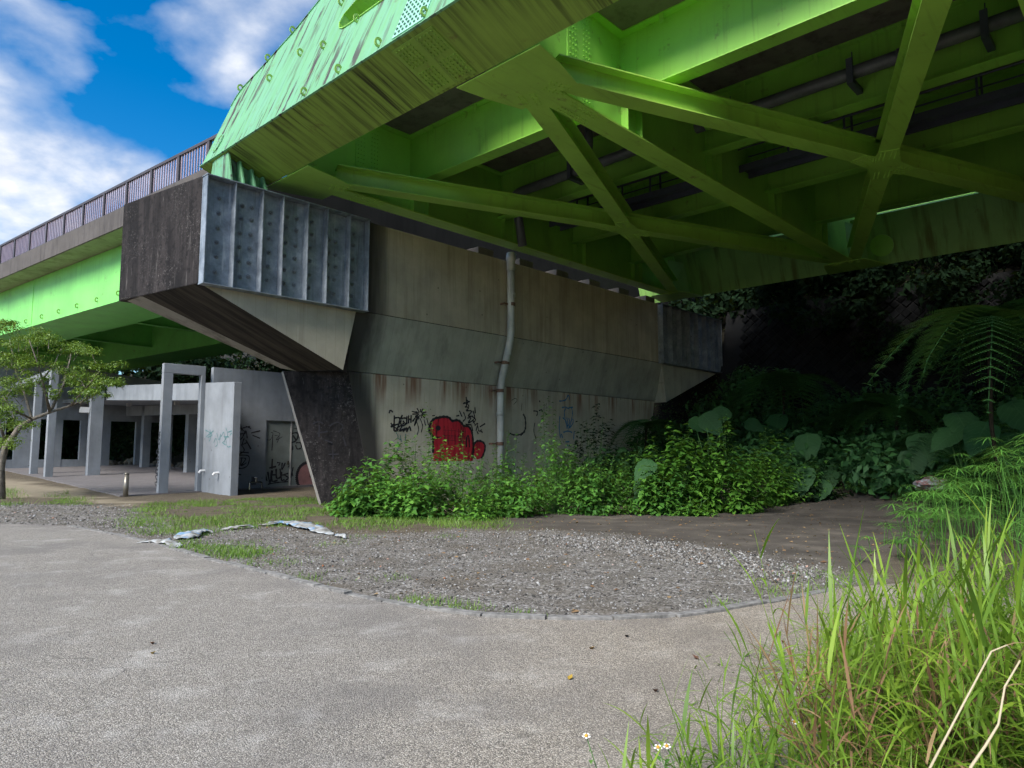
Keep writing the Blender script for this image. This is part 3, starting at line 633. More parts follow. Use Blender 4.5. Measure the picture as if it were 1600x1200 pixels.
# ---- bottom lateral bracing and gusset plates
def brace(a, c, cut0=0.9, cut1=0.9, fw_=0.46, dp=0.52):
    a, c = Vector(a), Vector(c); d = (c - a).normalized()
    m = MB(); m.ibeam(a + d * cut0, c - d * cut1, dp, fw_, 0.028, 0.022); return m.build('brace', M_green_olive, bridge)
UN, UF = 9.55, 28.9
zb = TZ0 + 0.035
for i in range(3):
    a0, a1 = W(UN, NODES[i], zb), W(UF, NODES[i + 1], zb); b0, b1 = W(UN, NODES[i + 1], zb), W(UF, NODES[i], zb)
    X = (a0 + a1) / 2
    brace(a0, X, 0.9, 0.0); brace(X, a1, 0.0, 0.9)
    brace(b0, X, 0.9, 0.30); brace(X, b1, 0.30, 0.9)
    d1 = (a1 - a0).normalized(); d2 = (b1 - b0).normalized(); s1 = d1.cross(Vector((0, 0, 1))); s2 = d2.cross(Vector((0, 0, 1)))
    L, h = 0.95, 0.23
    def isx(pa, da, pb, db):
        den = da.x * db.y - da.y * db.x; r = pb - pa; t = (r.x * db.y - r.y * db.x) / den; return pa + da * t
    ring = []
    for dd, ss, dn, sn in ((d1, s1, d2, s2), (d2, s2, -d1, -s1), (-d1, -s1, -d2, -s2), (-d2, -s2, d1, s1)):
        pass
    dirs = sorted([d1, d2, -d1, -d2], key=lambda q: math.atan2(q.y, q.x))
    for k, q in enumerate(dirs):
        s = Vector((0, 0, 1)).cross(q); nx_ = dirs[(k + 1) % 4]; ns = Vector((0, 0, 1)).cross(nx_)
        ring += [X + q * L - s * h, X + q * L + s * h, isx(X + s * h, q, X - ns * h, nx_) + (q + nx_).normalized() * 0.12]
    m = MB(); m.prism([q - Vector((0, 0, 0.020)) for q in ring], [q - Vector((0, 0, 0.001)) for q in ring]); gp_ = m.build('gusset_plate', M_green_olive, bridge)
    bp = [X + q * (0.42 + 0.11 * k) + Vector((0, 0, 1)).cross(q) * o - Vector((0, 0, 0.02)) for q in dirs for k in range(5) for o in (-0.17, -0.08, 0.08, 0.17)]
    bolts_mesh(bp, (0, 0, -1), 0.02, 0.022).build('bolts', M_green_olive, gp_, kind='stuff')
for i in range(4):
    v = NODES[i]
    for sg, ue in ((1, 9.07), (-1, 29.48)):
        L1, L2 = 1.55, 1.15
        ring = [W(ue, v - 1.1, 0), W(ue, v + 1.1, 0), W(ue + sg * 0.7, v + 0.98, 0), W(ue + sg * L1, v + 0.75, 0), W(ue + sg * L1, v - 0.75, 0), W(ue + sg * 0.7, v - 0.98, 0)]
        m = MB(); m.prism([q + Vector((0, 0, TZ0 - 0.034)) for q in ring], [q + Vector((0, 0, TZ0 - 0.012)) for q in ring]); gp_ = m.build('gusset_plate', M_green_olive, bridge)
        if i < 3:
            bp = []
            for j in (-1, 1):
                if 0 <= i + j < len(NODES) :
                    d = (W(UF if sg > 0 else UN, NODES[i + j], 0) - W(UN if sg > 0 else UF, v, 0)).normalized(); s = d.cross(Vector((0, 0, 1)))
                    for k in range(5):
                        for o in (-0.17, -0.08, 0.08, 0.17): bp.append(W(UN if sg > 0 else UF, v, TZ0 - 0.034) + d * (0.75 + 0.11 * k) + s * o)
            bolts_mesh(bp, (0, 0, -1), 0.02, 0.022).build('bolts', M_green_olive, gp_, kind='stuff')
# diaphragm at far girder connection
for v in NODES[:3]:
    m = MB(); m.prism([W(29.46 - 0.38 * 1.5, v - 0.45, 10.3), W(29.46, v - 0.45, 8.9), W(28.5, v - 0.02, 8.9), W(28.2, v - 0.02, 10.4)], [W(29.46 - 0.38 * 1.5, v - 0.42, 10.3), W(29.46, v - 0.42, 8.9), W(28.5, v - 0.012, 8.9), W(28.2, v - 0.012, 10.4)]); m.build('knee_plate', M_green_rust, bridge)
m = MB(); t_ = [2 * math.pi * k / 18 for k in range(18)]
def fweb(v, z): return W(29.5 - LEAN * (z - TZ0), v, z)
nF = (P_ * -1 - Vector((0, 0, LEAN))).normalized(); yF = (Vector((0, 0, 1)) - P_ * LEAN).normalized()
m.prism([fweb(8.0, 9.5) + B_ * math.cos(t) * 0.42 + yF * math.sin(t) * 0.42 for t in t_], [fweb(8.0, 9.5) + B_ * math.cos(t) * 0.42 + yF * math.sin(t) * 0.42 + nF * 0.03 for t in t_]); m.build('hand_hole_cover', M_green, tie_f)
# ---- drain pipe under the deck
def arc_path(pts, r=0.35, n=5):
    out_ = [Vector(pts[0])]
    for a, b_, c in zip(pts, pts[1:], pts[2:]):
        a, b_, c = Vector(a), Vector(b_), Vector(c); d0 = (a - b_).normalized(); d1 = (c - b_).normalized()
        q0, q1 = b_ + d0 * r, b_ + d1 * r
        for k in range(n + 1):
            t = k / n; out_.append((1 - t) ** 2 * q0 + 2 * t * (1 - t) * b_ + t * t * q1)
    out_.append(Vector(pts[-1])); return out_
UP_ = 16.72
m = MB(); m.tube(arc_path([W(UP_, -14, 10.32), W(UP_, 9.6, 10.22), W(UP_, 15.7, 10.12), W(17.6, 16.42, 10.1), W(17.9, 16.42, 8.75)], 0.4), 0.155, 14)
dr = m.build('deck_drain_pipe', M_pipe_dark, bridge, True)
m = MB(); m.tube(arc_path([W(16.2, 12.2, 11.2), W(16.2, 12.2, 10.45), W(16.5, 12.6, 10.2)], 0.25), 0.13, 12); m.build('branch_pipe', M_pipe_dark, dr, True)
for v in (2.4, 5.0, 8.0, 10.4, 13.2):
    m = MB(); m.box(W, UP_ - 0.22, 17.19, v - 0.07, v + 0.07, 9.90, 10.02); m.box(W, UP_ - 0.24, UP_ - 0.20, v - 0.07, v + 0.07, 9.90, 10.5); m.tube([W(UP_ - 0.0, v, 10.38), W(UP_, v, 10.75)], 0.012, 6)
    m.build('clamp', M_walk, dr)
for v in (9.35, 8.65, 4.0):
    m = MB(); m.tube([W(UP_, v - 0.05, 10.24), W(UP_, v + 0.05, 10.24)], 0.185, 14); m.build('pipe_collar', M_green if v > 8.5 else M_pipe_dark, dr, True)
# ---- inspection walkway between the middle stringers
m = MB()
for du in (0, 0.62): m.box(W, 19.2 + du, 19.26 + du, -14, 16.3, 9.72, 9.92)
m.box(W, 19.27, 19.81, -14, 16.3, 9.86, 9.90)
wk = m.build('walkway', M_walk, bridge)
k = 0
for v in np.arange(-1.5, 16.0, 1.5):
    m = MB(); m.box(W, 19.2, 19.25, v, v + 0.05, 9.93, 10.95); m.build('post', M_walk, wk)
    m = MB(); m.box(W, 19.82, 19.87, v, v + 0.05, 9.93, 10.95); m.build('post', M_walk, wk)
for z in (10.4, 10.92):
    for u in (19.195, 19.875):
        m = MB(); m.tube([W(u, -14, z), W(u, 16.3, z)], 0.022, 6); m.build('handrail', M_walk, wk)

# ================================================================== PIER
pier = thing('bridge_pier', W(19.5, 19, 0), 'massive concrete hammerhead bridge pier with spray-painted front wall and steel seat brackets', 'bridge pier')
CT, ZA, ZB, VF = 8.37, 5.64, 3.92, 17.2
UR = 33.6
m = MB()     # cap: 0 front, 1 black end, 2 slab-like rest
v8 = [W(7.1, VF, ZA), W(UR, VF, ZA), W(UR, 20.9, ZA), W(6.46, 20.9, ZA), W(7.1, VF, CT), W(UR, VF, CT), W(UR, 20.9, CT), W(6.46, 20.9, CT)]
m.add(v8, [(0, 1, 5, 4)], 0); m.add(v8, [(3, 0, 4, 7)], 1); m.add(v8, [(0, 3, 2, 1)], 3); m.add(v8, [(4, 5, 6, 7), (1, 2, 6, 5), (2, 3, 7, 6)], 2)
cap = m.build('cap', [M_conc, M_conc_black, M_conc_edge, M_conc_soffit], pier)
bm = bmesh.new(); bm.from_mesh(cap.data); bmesh.ops.remove_doubles(bm, verts=bm.verts, dist=1e-4); bmesh.ops.recalc_face_normals(bm, faces=bm.faces); bm.to_mesh(cap.data); bm.free()
bv = cap.modifiers.new('bevel', 'BEVEL'); bv.width = 0.03; bv.segments = 2
def weld(o, bevel=0.0):
    bm = bmesh.new(); bm.from_mesh(o.data); bmesh.ops.remove_doubles(bm, verts=bm.verts, dist=1e-4); bmesh.ops.recalc_face_normals(bm, faces=bm.faces); bm.to_mesh(o.data); bm.free()
    if bevel:
        b_ = o.modifiers.new('bevel', 'BEVEL'); b_.width = bevel; b_.segments = 2; b_.limit_method = 'ANGLE'; b_.angle_limit = R(25)
    return o
# cantilever wedges below the cap
m = MB()
f0, f1, f2 = W(7.12, VF, ZA - 0.004), W(11.62, VF, ZA - 0.004), W(11.22, VF, 3.86)
g0, g2 = W(6.68, 19.75, ZA - 0.004), W(10.70, 18.83, 3.91)
h0, h2 = W(6.47, 20.72, 5.70), W(10.38, 19.16, 4.00)
m.add([f0, f1, f2], [(0, 1, 2)], 0); m.add([f0, f2, g2, g0], [(0, 1, 2, 3)], 1); m.add([g0, g2, h2, h0], [(0, 1, 2, 3)], 2)
m.add([f1, f2, g2, h2, W(11.62, 20.72, ZA - 0.004)], [(0, 1, 2, 3, 4)], 1); m.add([h0, h2, W(11.62, 20.72, ZA - 0.004)], [(0, 1, 2)], 1)
m.add([f0, g0, h0, W(11.62, 20.72, ZA - .004), f1], [(0, 1, 2, 3, 4)], 1)
weld(m.build('cantilever', [M_conc_pale, M_conc_soffit, M_conc_paper], pier))
m = MB(); m.prism([W(UR - 0.05, VF, ZA - .004), W(28.2, VF, ZA - .004), W(28.5, VF, 3.86)], [W(UR, 20.7, ZA - .004), W(28.2, 20.7, ZA - .004), W(28.5, 20.7, 3.86)]); m.build('cantilever', [M_conc_haunch], pier)
m = MB()     # haunch: sloping in from cap to stem
m.hexa([W(11.72, 17.75, ZB + .012), W(28.4, 17.75, ZB + .012), W(28.4, 20.5, ZB + .012), W(11.72, 20.5, ZB + .012), W(11.5, VF, ZA - .012), W(28.4, VF, ZA - .012), W(28.4, 20.85, ZA - .012), W(11.5, 20.85, ZA - .012)])
m.build('haunch', M_conc_haunch, pier)
tp = [(11.76, 17.75), (28.4, 17.75), (28.4, 20.5), (11.76, 20.5), (10.50, 19.36), (10.42, 19.12)]
bt = [(12.82, 17.75), (27.4, 17.75), (27.4, 20.5), (12.82, 20.4), (11.64, 18.74), (11.58, 18.5)]
T_ = [W(u, v, ZB) for u, v in tp]; Bt = [W(u, v, -0.4) for u, v in bt]
m = MB(); allv = Bt + T_; fm = [0, 2, 2, 2, 3, 1]
for i in range(6): m.add(allv, [(i, (i + 1) % 6, 6 + (i + 1) % 6, 6 + i)], fm[i])
m.add(allv, [(0, 1, 2, 3, 4, 5)[::-1], (6, 7, 8, 9, 10, 11)], 2)
weld(m.build('stem', [M_conc_low, M_conc_black, M_conc_edge, M_conc_paper], pier), 0.03)
for u in (16.6, 18.7, 20.8, 22.9, 25.0, 27.1):
    m = MB(); m.box(W, u, u + 0.75, 17.3, 17.9, CT, CT + 0.27); m.build('bearing_pad', M_conc_slab, pier, bevel=0.01)
m = MB(); m.box(W, 10.2, UR, 20.0, 20.88, CT + 0.003, 10.1); m.build('back_wall', concrete('shade_black_concrete', (0.02, 0.019, 0.019), (0.006, 0.006, 0.006), board=False), pier)  # near-black colour paints in the shade of the gap above the cap
m = MB(); m.box(W, 9.5, 30, 20.905, 22.3, 6.4, 7.55); m.build('rear_ledge', M_conc_edge, pier)
# steel seat brackets bolted to the cap
bolt_m = bolts_mesh([Vector((0, 0, 0))], (0, 0, 1), 0.045, 0.05)
bb = MB(); rg = [(math.cos(2 * math.pi * k / 12) * 0.06, math.sin(2 * math.pi * k / 12) * 0.06) for k in range(12)]
bb.prism([(x, y, 0) for x, y in rg], [(x, y, 0.012) for x, y in rg])
rg = [(math.cos(2 * math.pi * k / 6) * 0.042, math.sin(2 * math.pi * k / 6) * 0.042) for k in range(6)]
bb.prism([(x, y, 0.012) for x, y in rg], [(x * .95, y * .95, 0.055) for x, y in rg])
rg = [(math.cos(2 * math.pi * k / 8) * 0.022, math.sin(2 * math.pi * k / 8) * 0.022) for k in range(8)]
bb.prism([(x, y, 0.055) for x, y in rg], [(x, y, 0.105) for x, y in rg])
bolt_me = bpy.data.meshes.new('anchor_bolt'); bolt_me.from_pydata(bb.v, [], bb.f); bolt_me.materials.append(M_bolt)
VP_, VR_ = 17.165, 16.92
def bracket(us, bolts, label):
    m = MB(); m.box(W, us[0], us[-1], VP_, VF, 5.62, 8.30)
    br = m.build('seat_bracket', M_galv, pier, label=label)
    m = MB(); m.box(W, us[0] - 0.015, us[-1] + 0.015, VR_ - 0.02, VF, 8.301, 8.325); m.build('top_flange', M_galv, br)
    m = MB(); m.box(W, us[0] - 0.015, us[-1] + 0.015, VR_ - 0.02, VF - 0.001, 5.594, 5.618); m.build('bottom_flange', M_galv, br)
    for k, u in enumerate(us):
        u0 = u if k else u + 0.0
        m = MB(); t = 0.022; m.box(W, u0 - t / 2 + (t / 2 if k == 0 else -t / 2 if k == len(us) - 1 else 0), u0 + t / 2 + (t / 2 if k == 0 else -t / 2 if k == len(us) - 1 else 0), VR_, VP_, 5.62, 8.30); m.build('rib', M_galv, br)
    Mb = basis(P_.copy(), Vector((0, 0, 1)), -B_, Vector((0, 0, 0)))
    for u, z in bolts:
        M4 = Mb.copy(); M4.translation = W(u, VP_, z); inst('anchor_bolt', bolt_me, M4 @ Matrix.Rotation(rnd.uniform(0, 1), 4, 'Z'), br)
def bz(x, y, v): 
    u, _, z = uvz(on_plane(300 + x / 4.287, 220 + y / 4.287, W(0, v, 0), B_)); return u, z
us = [bz(x, y, VR_)[0] for x, y in ((105, 250), (300, 290), (483, 340), (620, 378), (785, 425), (915, 465), (1065, 505), (1192, 540))]
bl = [(180, 385), (178, 487), (170, 585), (163, 680), (160, 775), (152, 880), (335, 437), (400, 450), (328, 520), (397, 533), (320, 620), (390, 630), (315, 712), (383, 722), (312, 807), (378, 818), (318, 912), (375, 910),
      (527, 483), (520, 555), (513, 655), (512, 750), (505, 842), (500, 933), (637, 510), (700, 522), (628, 583), (697, 603), (625, 683), (690, 705), (617, 770), (685, 790), (615, 865), (682, 878), (612, 955), (680, 965),
      (800, 545), (800, 628), (790, 718), (787, 805), (784, 900), (779, 985), (965, 597), (958, 678), (957, 765), (957, 845), (950, 930), (945, 1025), (915, 665), (912, 752), (910, 830), (907, 915), (902, 1000),
      (1082, 625), (1077, 700), (1074, 795), (1072, 878), (1070, 962), (1065, 1040)]
bracket(us, [bz(x, y, VP_) for x, y in bl], 'grey galvanised bracket with ribs and rows of anchor bolts on the near cap end')
us2 = [27.9 + 0.81 * k for k in range(8)]
bracket(us2, [(u + 0.4, 5.9 + 0.42 * k) for u in us2[:-1] for k in range(6)], 'shadowed galvanised bracket on the far cap end')
# wall drain pipe
PU = [uvz(on_plane(x, y, W(0, 16.98, 0), B_)) for x, y in ((793, 400), (791, 470), (789, 500))]
dp = thing('drain_pipe', W(17.8, 17.5, 0.2), 'white plastic drain pipe clamped down the concrete pier wall', 'pipe')
pts = [W(17.9, 16.98, 8.62), W(17.9, 16.98, 5.55), W(17.95, 17.53, 3.95), W(17.95, 17.53, 0.2)]
m = MB(); m.tube(arc_path(pts, 0.35), 0.128, 16); m.build('pipe', M_pipe, dp, True)
m = MB(); m.tube([W(17.9, 16.98, 7.95), W(17.9, 16.98, 8.0), W(17.9, 16.98, 8.3), W(17.9, 16.98, 8.36), W(17.9, 16.98, 8.40), W(17.9, 16.98, 8.6)], [0.13, 0.155, 0.155, 0.18, 0.18, 0.15], 16); m.build('coupling', M_pipe, dp, True)
for z, v, vw in ((6.75, 16.98, 17.2), (4.7, 17.27, 17.48), (3.72, 17.53, 17.75), (1.85, 17.53, 17.75)):
    m = MB(); m.tube([W(17.92, v, z - 0.06), W(17.92, v, z + 0.06)], 0.142, 16)
    m.box(W, 17.60, 17.78, v + 0.02, v + 0.05, z - 0.03, z + 0.03); m.box(W, 17.58, 17.62, v + 0.02, vw - 0.003, z - 0.03, z + 0.03); m.build('clamp', M_rust, dp)
for z in (7.1, 5.0, 2.9):
    vv = 16.98 if z > 5.5 else (17.16 if z > 4 else 17.53)
    m = MB(); m.tube([W(17.93, vv, z - 0.07), W(17.93, vv, z + 0.07)], 0.137, 16); m.build('pipe_joint', M_pipe, dp, True)

# ================================================================== APPROACH VIADUCT
via = thing('approach_viaduct', W2(15, 40, 0), 'light green box-girder viaduct with brown railing running off to the left', 'bridge')
L0, L1 = 22.4, 100.0
for k, (n0, n1) in enumerate(((12.87, 15.5), (21.5, 24.1))):
    m = MB(); m.box(W2, n0, n1, L0, L1, 7.8, 10.17)
    gd = m.build('box_girder', M_green_app, via)
    m = MB(); m.box(W2, n0 - 0.05, n1 + 0.05, L0, L1, 7.775, 7.799); m.build('bottom_flange', M_green_app, gd)
    if k == 0:
        for l in np.arange(26.5, 62, 2.05):
            M4 = basis(-N2, Vector((0, 0, 1)), B2.copy(), W2(n0 - 0.04, float(l), 8.12)); inst('lifting_lug', lug_me, M4, gd)
        for l in (40.4, 40.75): bolts_mesh([W2(n0, l, 7.95 + 0.13 * q) for q in range(17)], -N2, 0.025, 0.025).build('bolts', M_green_app, gd, kind='stuff')
        m = MB(); m.box(W2, n0 - 0.02, n0 - 0.001, 40.2, 40.95, 7.9, 10.1); m.build('splice_plate', M_green_app, gd)
for l in (30, 38, 46, 54, 62):
    m = MB(); m.ibeam(W2(15.52, l, 8.3), W2(21.48, l, 8.3), 1.5, 0.4); m.build('cross_beam', M_green_app, via)
m = MB(); m.ibeam(W2(18.3, L0, 8.9), W2(18.3, L1, 8.9), 1.25, 0.35); m.build('stringer', M_green_app, via)
m = MB(); m.box(W2, 11.85, 30, 21.5, L1, 10.18, 10.5); m.build('deck_slab', concrete('pale_soffit_concrete', (0.36, 0.34, 0.26), (0.15, 0.14, 0.09), board=False), via)
m = MB(); m.box(W2, 11.8, 12.25, 21.0, L1, 10.19, 10.98); m.build('parapet', M_conc_edge, via, bevel=0.02)
rail = MB(); rail.box(W2, 11.9, 12.02, 21.0, L1, 11.99, 12.09); rl = rail.build('railing', M_rail, via)
m = MB(); m.box(W2, 11.93, 11.99, 21.0, L1, 11.06, 11.10); m.build('bottom_rail', M_rail, rl)
bal_me = bpy.data.meshes.new('baluster'); q = MB(); q.box(lambda a, b_, c: Vector((a, b_, c)), -0.02, 0.02, -0.024, 0.024, 0, 0.885); bal_me.from_pydata(q.v, [], q.f); bal_me.materials.append(M_balu)
post_me = bpy.data.meshes.new('post'); q = MB(); q.box(lambda a, b_, c: Vector((a, b_, c)), -0.055, 0.055, -0.07, 0.07, 0, 1.02); post_me.from_pydata(q.v, [], q.f); post_me.materials.append(M_rail)
M2 = basis(N2.copy(), B2.copy(), Vector((0, 0, 1)), Vector((0, 0, 0)))
for k in range(26):
    l = 22.2 + k * 2.0; M4 = M2.copy(); M4.translation = W2(11.96, l, 10.975); inst('post', post_me, M4, rl)
    if k < 20:
        for j in range(1, 11):
            M4 = M2.copy(); M4.translation = W2(11.96, l + j * 2.0 / 11, 11.101); inst('baluster', bal_me, M4, rl)
m = MB()
for k in range(20, 38):
    for j in range(1, 11):
        c = 22.2 + k * 2.0 + j * 2.0 / 11; m.box(W2, 11.94, 11.98, c - 0.024, c + 0.024, 11.101, 11.985)
m.build('balusters', M_balu, rl, kind='stuff')

# ================================================================== PAVILION
pav = thing('pavilion', W3(3, 8, 0), 'grey concrete park pavilion with slab columns and graffiti-covered doors under the viaduct', 'pavilion')
def gz(s, t): 
    y = W3(s, t, 0).y; return 0.03 * max(0, y - 25)
def pbox(name, s0, s1, t0, t1, z0, z1, mat_=None, parent=pav, **kw):
    m = MB(); m.box(W3, s0, s1, t0, t1, z0, z1); return m.build(name, mat_ or M_conc_pav, parent, **kw)
# front wall with framed opening
pbox('column', 0, 0.34, 0, 0.24, -0.1, 4.5, bevel=0.012)
pbox('beam', 0, 1.52, 0, 0.24, 4.502, 4.86, bevel=0.012)
SJ = 1.52
pbox('wall', SJ + 0.30, 4.02, 0.02, 0.26, -0.1, 4.86); pbox('wall', 6.3, 9.5, 0.02, 0.26, -0.1, 4.86); pbox('wall', 4.021, 6.299, 0.02, 0.26, 2.86, 4.86)
# fin and lintel: one sloping-topped wall crossing the front wall
def slab_t(name, s0, s1, t0, t1, za, zb, zc, zd, **kw):      # bottom za..zb, top zc..zd from t0 to t1
    m = MB(); m.hexa([W3(s0, t0, za), W3(s1, t0, za), W3(s1, t1, zb), W3(s0, t1, zb), W3(s0, t0, zc), W3(s1, t0, zc), W3(s1, t1, zd), W3(s0, t1, zd)])
    return m.build(name, M_conc_pav, pav, bevel=0.012, **kw)
slab_t('wall', SJ, SJ + 0.28, -2.75, 0.30, -0.1, -0.1, 4.06, 4.24)
slab_t('jamb', SJ - 0.16, SJ - 0.002, -0.02, 0.24, -0.1, -0.1, 4.50, 4.50)
slab_t('lintel', SJ, SJ + 0.28, 0.302, 15.6, 3.56, 4.40, 4.24, 5.18)
slab_t('roof_slab', SJ + 0.282, 6.6, 0.30, 25.2, 3.75, 4.75, 3.98, 4.98)
for t in (1.2, 9.0, 17.0):
    pbox('ceiling_light', 3.4, 3.62, t, t + 0.22, 3.55 + 0.04 * t, 3.74 + 0.04 * t, M_lamp)
pbox('column', 0.83, 1.42, 13.76, 14.2, 0.0, 5.12, bevel=0.012)
for t in (13.76, 17.4): pbox('column', -1.02, -0.68, t, t + 0.4, 0.0, 5.35, bevel=0.012)
m = MB(); m.box(W3, -1.02, -0.68, 13.76, 26, 5.352, 5.75); m.build('beam', M_conc_pav, pav)
# side row towards the hill
for t in (5.5, 9.5, 13.1, 17.0, 21.0): pbox('column', 5.5, 5.95, t, t + 0.5, 0.0, 3.7 + 0.04 * t)
slab_t('beam', 5.5, 5.95, 0.3, 25.0, 3.3, 4.05, 3.74, 4.72)
# rear wall with window openings
TB = 25.3
def rear(x0, x1, y0, y1, name='wall'):
    a = on_plane(x0, y0, W3(0, TB, 0), E2); b_ = on_plane(x1, y1, W3(0, TB, 0), E2)
    s0, s1 = (a - PC).dot(E1), (b_ - PC).dot(E1); return pbox(name, s0, s1, TB, TB + 0.35, b_.z, a.z)
def rs(x): return (on_plane(x, 690, W3(0, TB, 0), E2) - PC).dot(E1)
def rzz(x, y): return on_plane(x, y, W3(0, TB, 0), E2).z
sx = [rs(x) for x in (-60, 8, 22, 55, 80, 97, 125, 172, 184, 212, 226, 268)]
ztop, zbot, zwt, zws = 7.0, 0.0, rzz(70, 655), rzz(70, 718)
m = MB()
m.hexa([W3(sx[0], TB, zwt), W3(8.6, TB, zwt), W3(8.6, TB + .35, zwt), W3(sx[0], TB + .35, zwt), W3(sx[0], TB, 7.74), W3(8.6, TB, 6.5), W3(8.6, TB + .35, 6.5), W3(sx[0], TB + .35, 7.74)]); m.build('header_wall', M_conc_pav, pav)
for a, b_ in ((0, 1), (2, 3), (4, 5), (6, 7), (9, 10)): pbox('wall', sx[a], sx[b_], TB, TB + 0.35, -0.1, zwt - 0.002)
for a, b_ in ((1, 2), (3, 4), (5, 6)): pbox('sill_wall', sx[a] + .002, sx[b_] - .002, TB + 0.02, TB + 0.33, -0.1, zws)
# floor and step
m = MB(); q = [(-1.3, -0.1), (7.2, -0.1), (7.2, 26), (-1.3, 26)]
m.hexa([W3(s, t, gz(s, t) - 0.3) for s, t in q] + [W3(s, t, gz(s, t) + 0.035) for s, t in q])
def tile_mat():
    m_, nt, bs = mat('pavilion_floor_tiles', 0.75, 0.3); u, v, z, st = axes(nt, 1, 1, 1, A=E1, Bv=E2)
    br = node(nt, 'ShaderNodeTexBrick', {'Vector': st, 'Color1': c4((0.15, 0.14, 0.143)), 'Color2': c4((0.185, 0.172, 0.175)), 'Mortar': c4((0.11, 0.10, 0.105)), 'Scale': 1.0, 'Mortar Size': 0.012, 'Brick Width': 0.6, 'Row Height': 0.3})
    setc(nt, bs, mixc(nt, ramp(nt, noise(nt, pos(nt), 1.5, 5), [(0.4, 0.0), (0.7, 0.5)]), br.outputs[0], (0.13, 0.12, 0.12))); return m_
m.build('floor', tile_mat(), pav)
# double door
dr_ = pbox('door_frame', 4.022, 4.09, 0.06, 0.2, -0.05, 2.858, M_conc_pav)
for a, b_ in ((4.095, 5.12), (5.18, 6.2)):
    d = pbox('door', a, b_, 0.10, 0.16, -0.05, 2.855, M_door)
    pbox('door_handle', b_ - 0.12, b_ - 0.06, 0.03, 0.098, 1.05, 1.2, M_steel, parent=d)
pbox('door_mullion', 5.122, 5.178, 0.07, 0.17, -0.05, 2.855, flat_mat('mullion_aluminium', (0.42, 0.41, 0.40), 0.4))
pbox('door_frame', 6.21, 6.298, 0.06, 0.2, -0.05, 2.858, M_conc_pav)
# small fittings on the walls
for x, y in ((320, 735.5), (342, 739)):
    q = on_plane(x, y, W3(SJ, 0, 0), E1); m = MB(); m.tube([q + E1 * 0.002, q - E1 * 0.16, q - E1 * 0.22 - Vector((0, 0, 0.08))], 0.045, 8); m.build('spigot', M_white, pav)
q = on_plane(385, 774, W3(0, 0.02, 0), E2); q.z = 0
m = MB(); a = q - E2 * 0.25; m.tube(arc_path([a + Vector((0, 0, -0.1)), a + Vector((0, 0, 0.38)), a + E1 * 0.5 + Vector((0, 0, 0.38)), a + E1 * 0.5 + Vector((0, 0, -0.1))], 0.06), 0.03, 8); m.tube([a + E1 * 0.25 + Vector((0, 0, .38)), a + E1 * .25 + Vector((0, 0, .56))], 0.025, 8); m.tube([a + E1 * 0.17 + Vector((0, 0, .55)), a + E1 * .33 + Vector((0, 0, .55))], 0.02, 6); m.build('water_tap', M_steel, pav)
q = on_plane(396.5, 751, W3(0, 0.02, 0), E2); s_ = (q - PC).dot(E1); pbox('outlet_cover', s_ - 0.09, s_ + 0.09, 0.0, 0.019, q.z - 0.16, q.z + 0.16, flat_mat('outlet_grey', (0.09, 0.085, 0.09)))
q = on_plane(133, 640, W3(0, 13.7, 0), E2); s_ = (q - PC).dot(E1); pbox('name_plate', s_ - 0.2, s_ + 0.25, 13.9, 13.95, q.z - 0.14, q.z + 0.14, M_white)

# ================================================================== GRAFFITI (flat paint, laid on the walls)
def on_wall(p0, n): return lambda x, y: on_plane(x, y, p0, n)
class Ink:
    def __init__(s, fn, nrm, ox, oy, sc): s.fn = fn; s.n = Vector(nrm); s.o = (ox, oy, sc); s.m = MB(); s.k = 0
    def px(s, q): 
        s_ = s.o; return s.fn(s_[0] + q[0] / s_[2], s_[1] + q[1] / s_[2])
    def stroke(s, pts, w_=0.035, spline=True):
        P = [s.px(q) for q in pts]
        if spline and len(P) > 2:
            S = []
            for i in range(len(P) - 1):
                a, b_, c, d = P[max(i - 1, 0)], P[i], P[i + 1], P[min(i + 2, len(P) - 1)]
                for k in range(5):
                    t = k / 5; S.append(0.5 * ((2 * b_) + (c - a) * t + (2 * a - 5 * b_ + 4 * c - d) * t * t + (3 * b_ - a - 3 * c + d) * t ** 3))
            S.append(P[-1]); P = S
        s.k += 1; off = s.n * (0.004 + 0.0004 * (s.k % 9)); L = []
        for i, q in enumerate(P):
            d = (P[min(i + 1, len(P) - 1)] - P[max(i - 1, 0)])
            if d.length < 1e-6: d = Vector((0, 0, 1))
            sd = d.normalized().cross(s.n); ww = w_ / 2 * (1 + 0.25 * math.sin(i * 1.7))
            L += [q + off - sd * ww, q + off + sd * ww]
        s.m.add(L, [(2 * i, 2 * i + 1, 2 * i + 3, 2 * i + 2) for i in range(len(P) - 1)]); return s
    def fill(s, pts, off=0.003):
        P = [s.px(q) + s.n * off for q in pts]; s.m.add(P, [tuple(range(len(P)))]); return s
    def done(s, name, mat_, parent, label=None): return s.m.build(name, mat_, parent, label=label)
wallF = on_wall(W(0, 17.75, 0), B_); nB = -B_
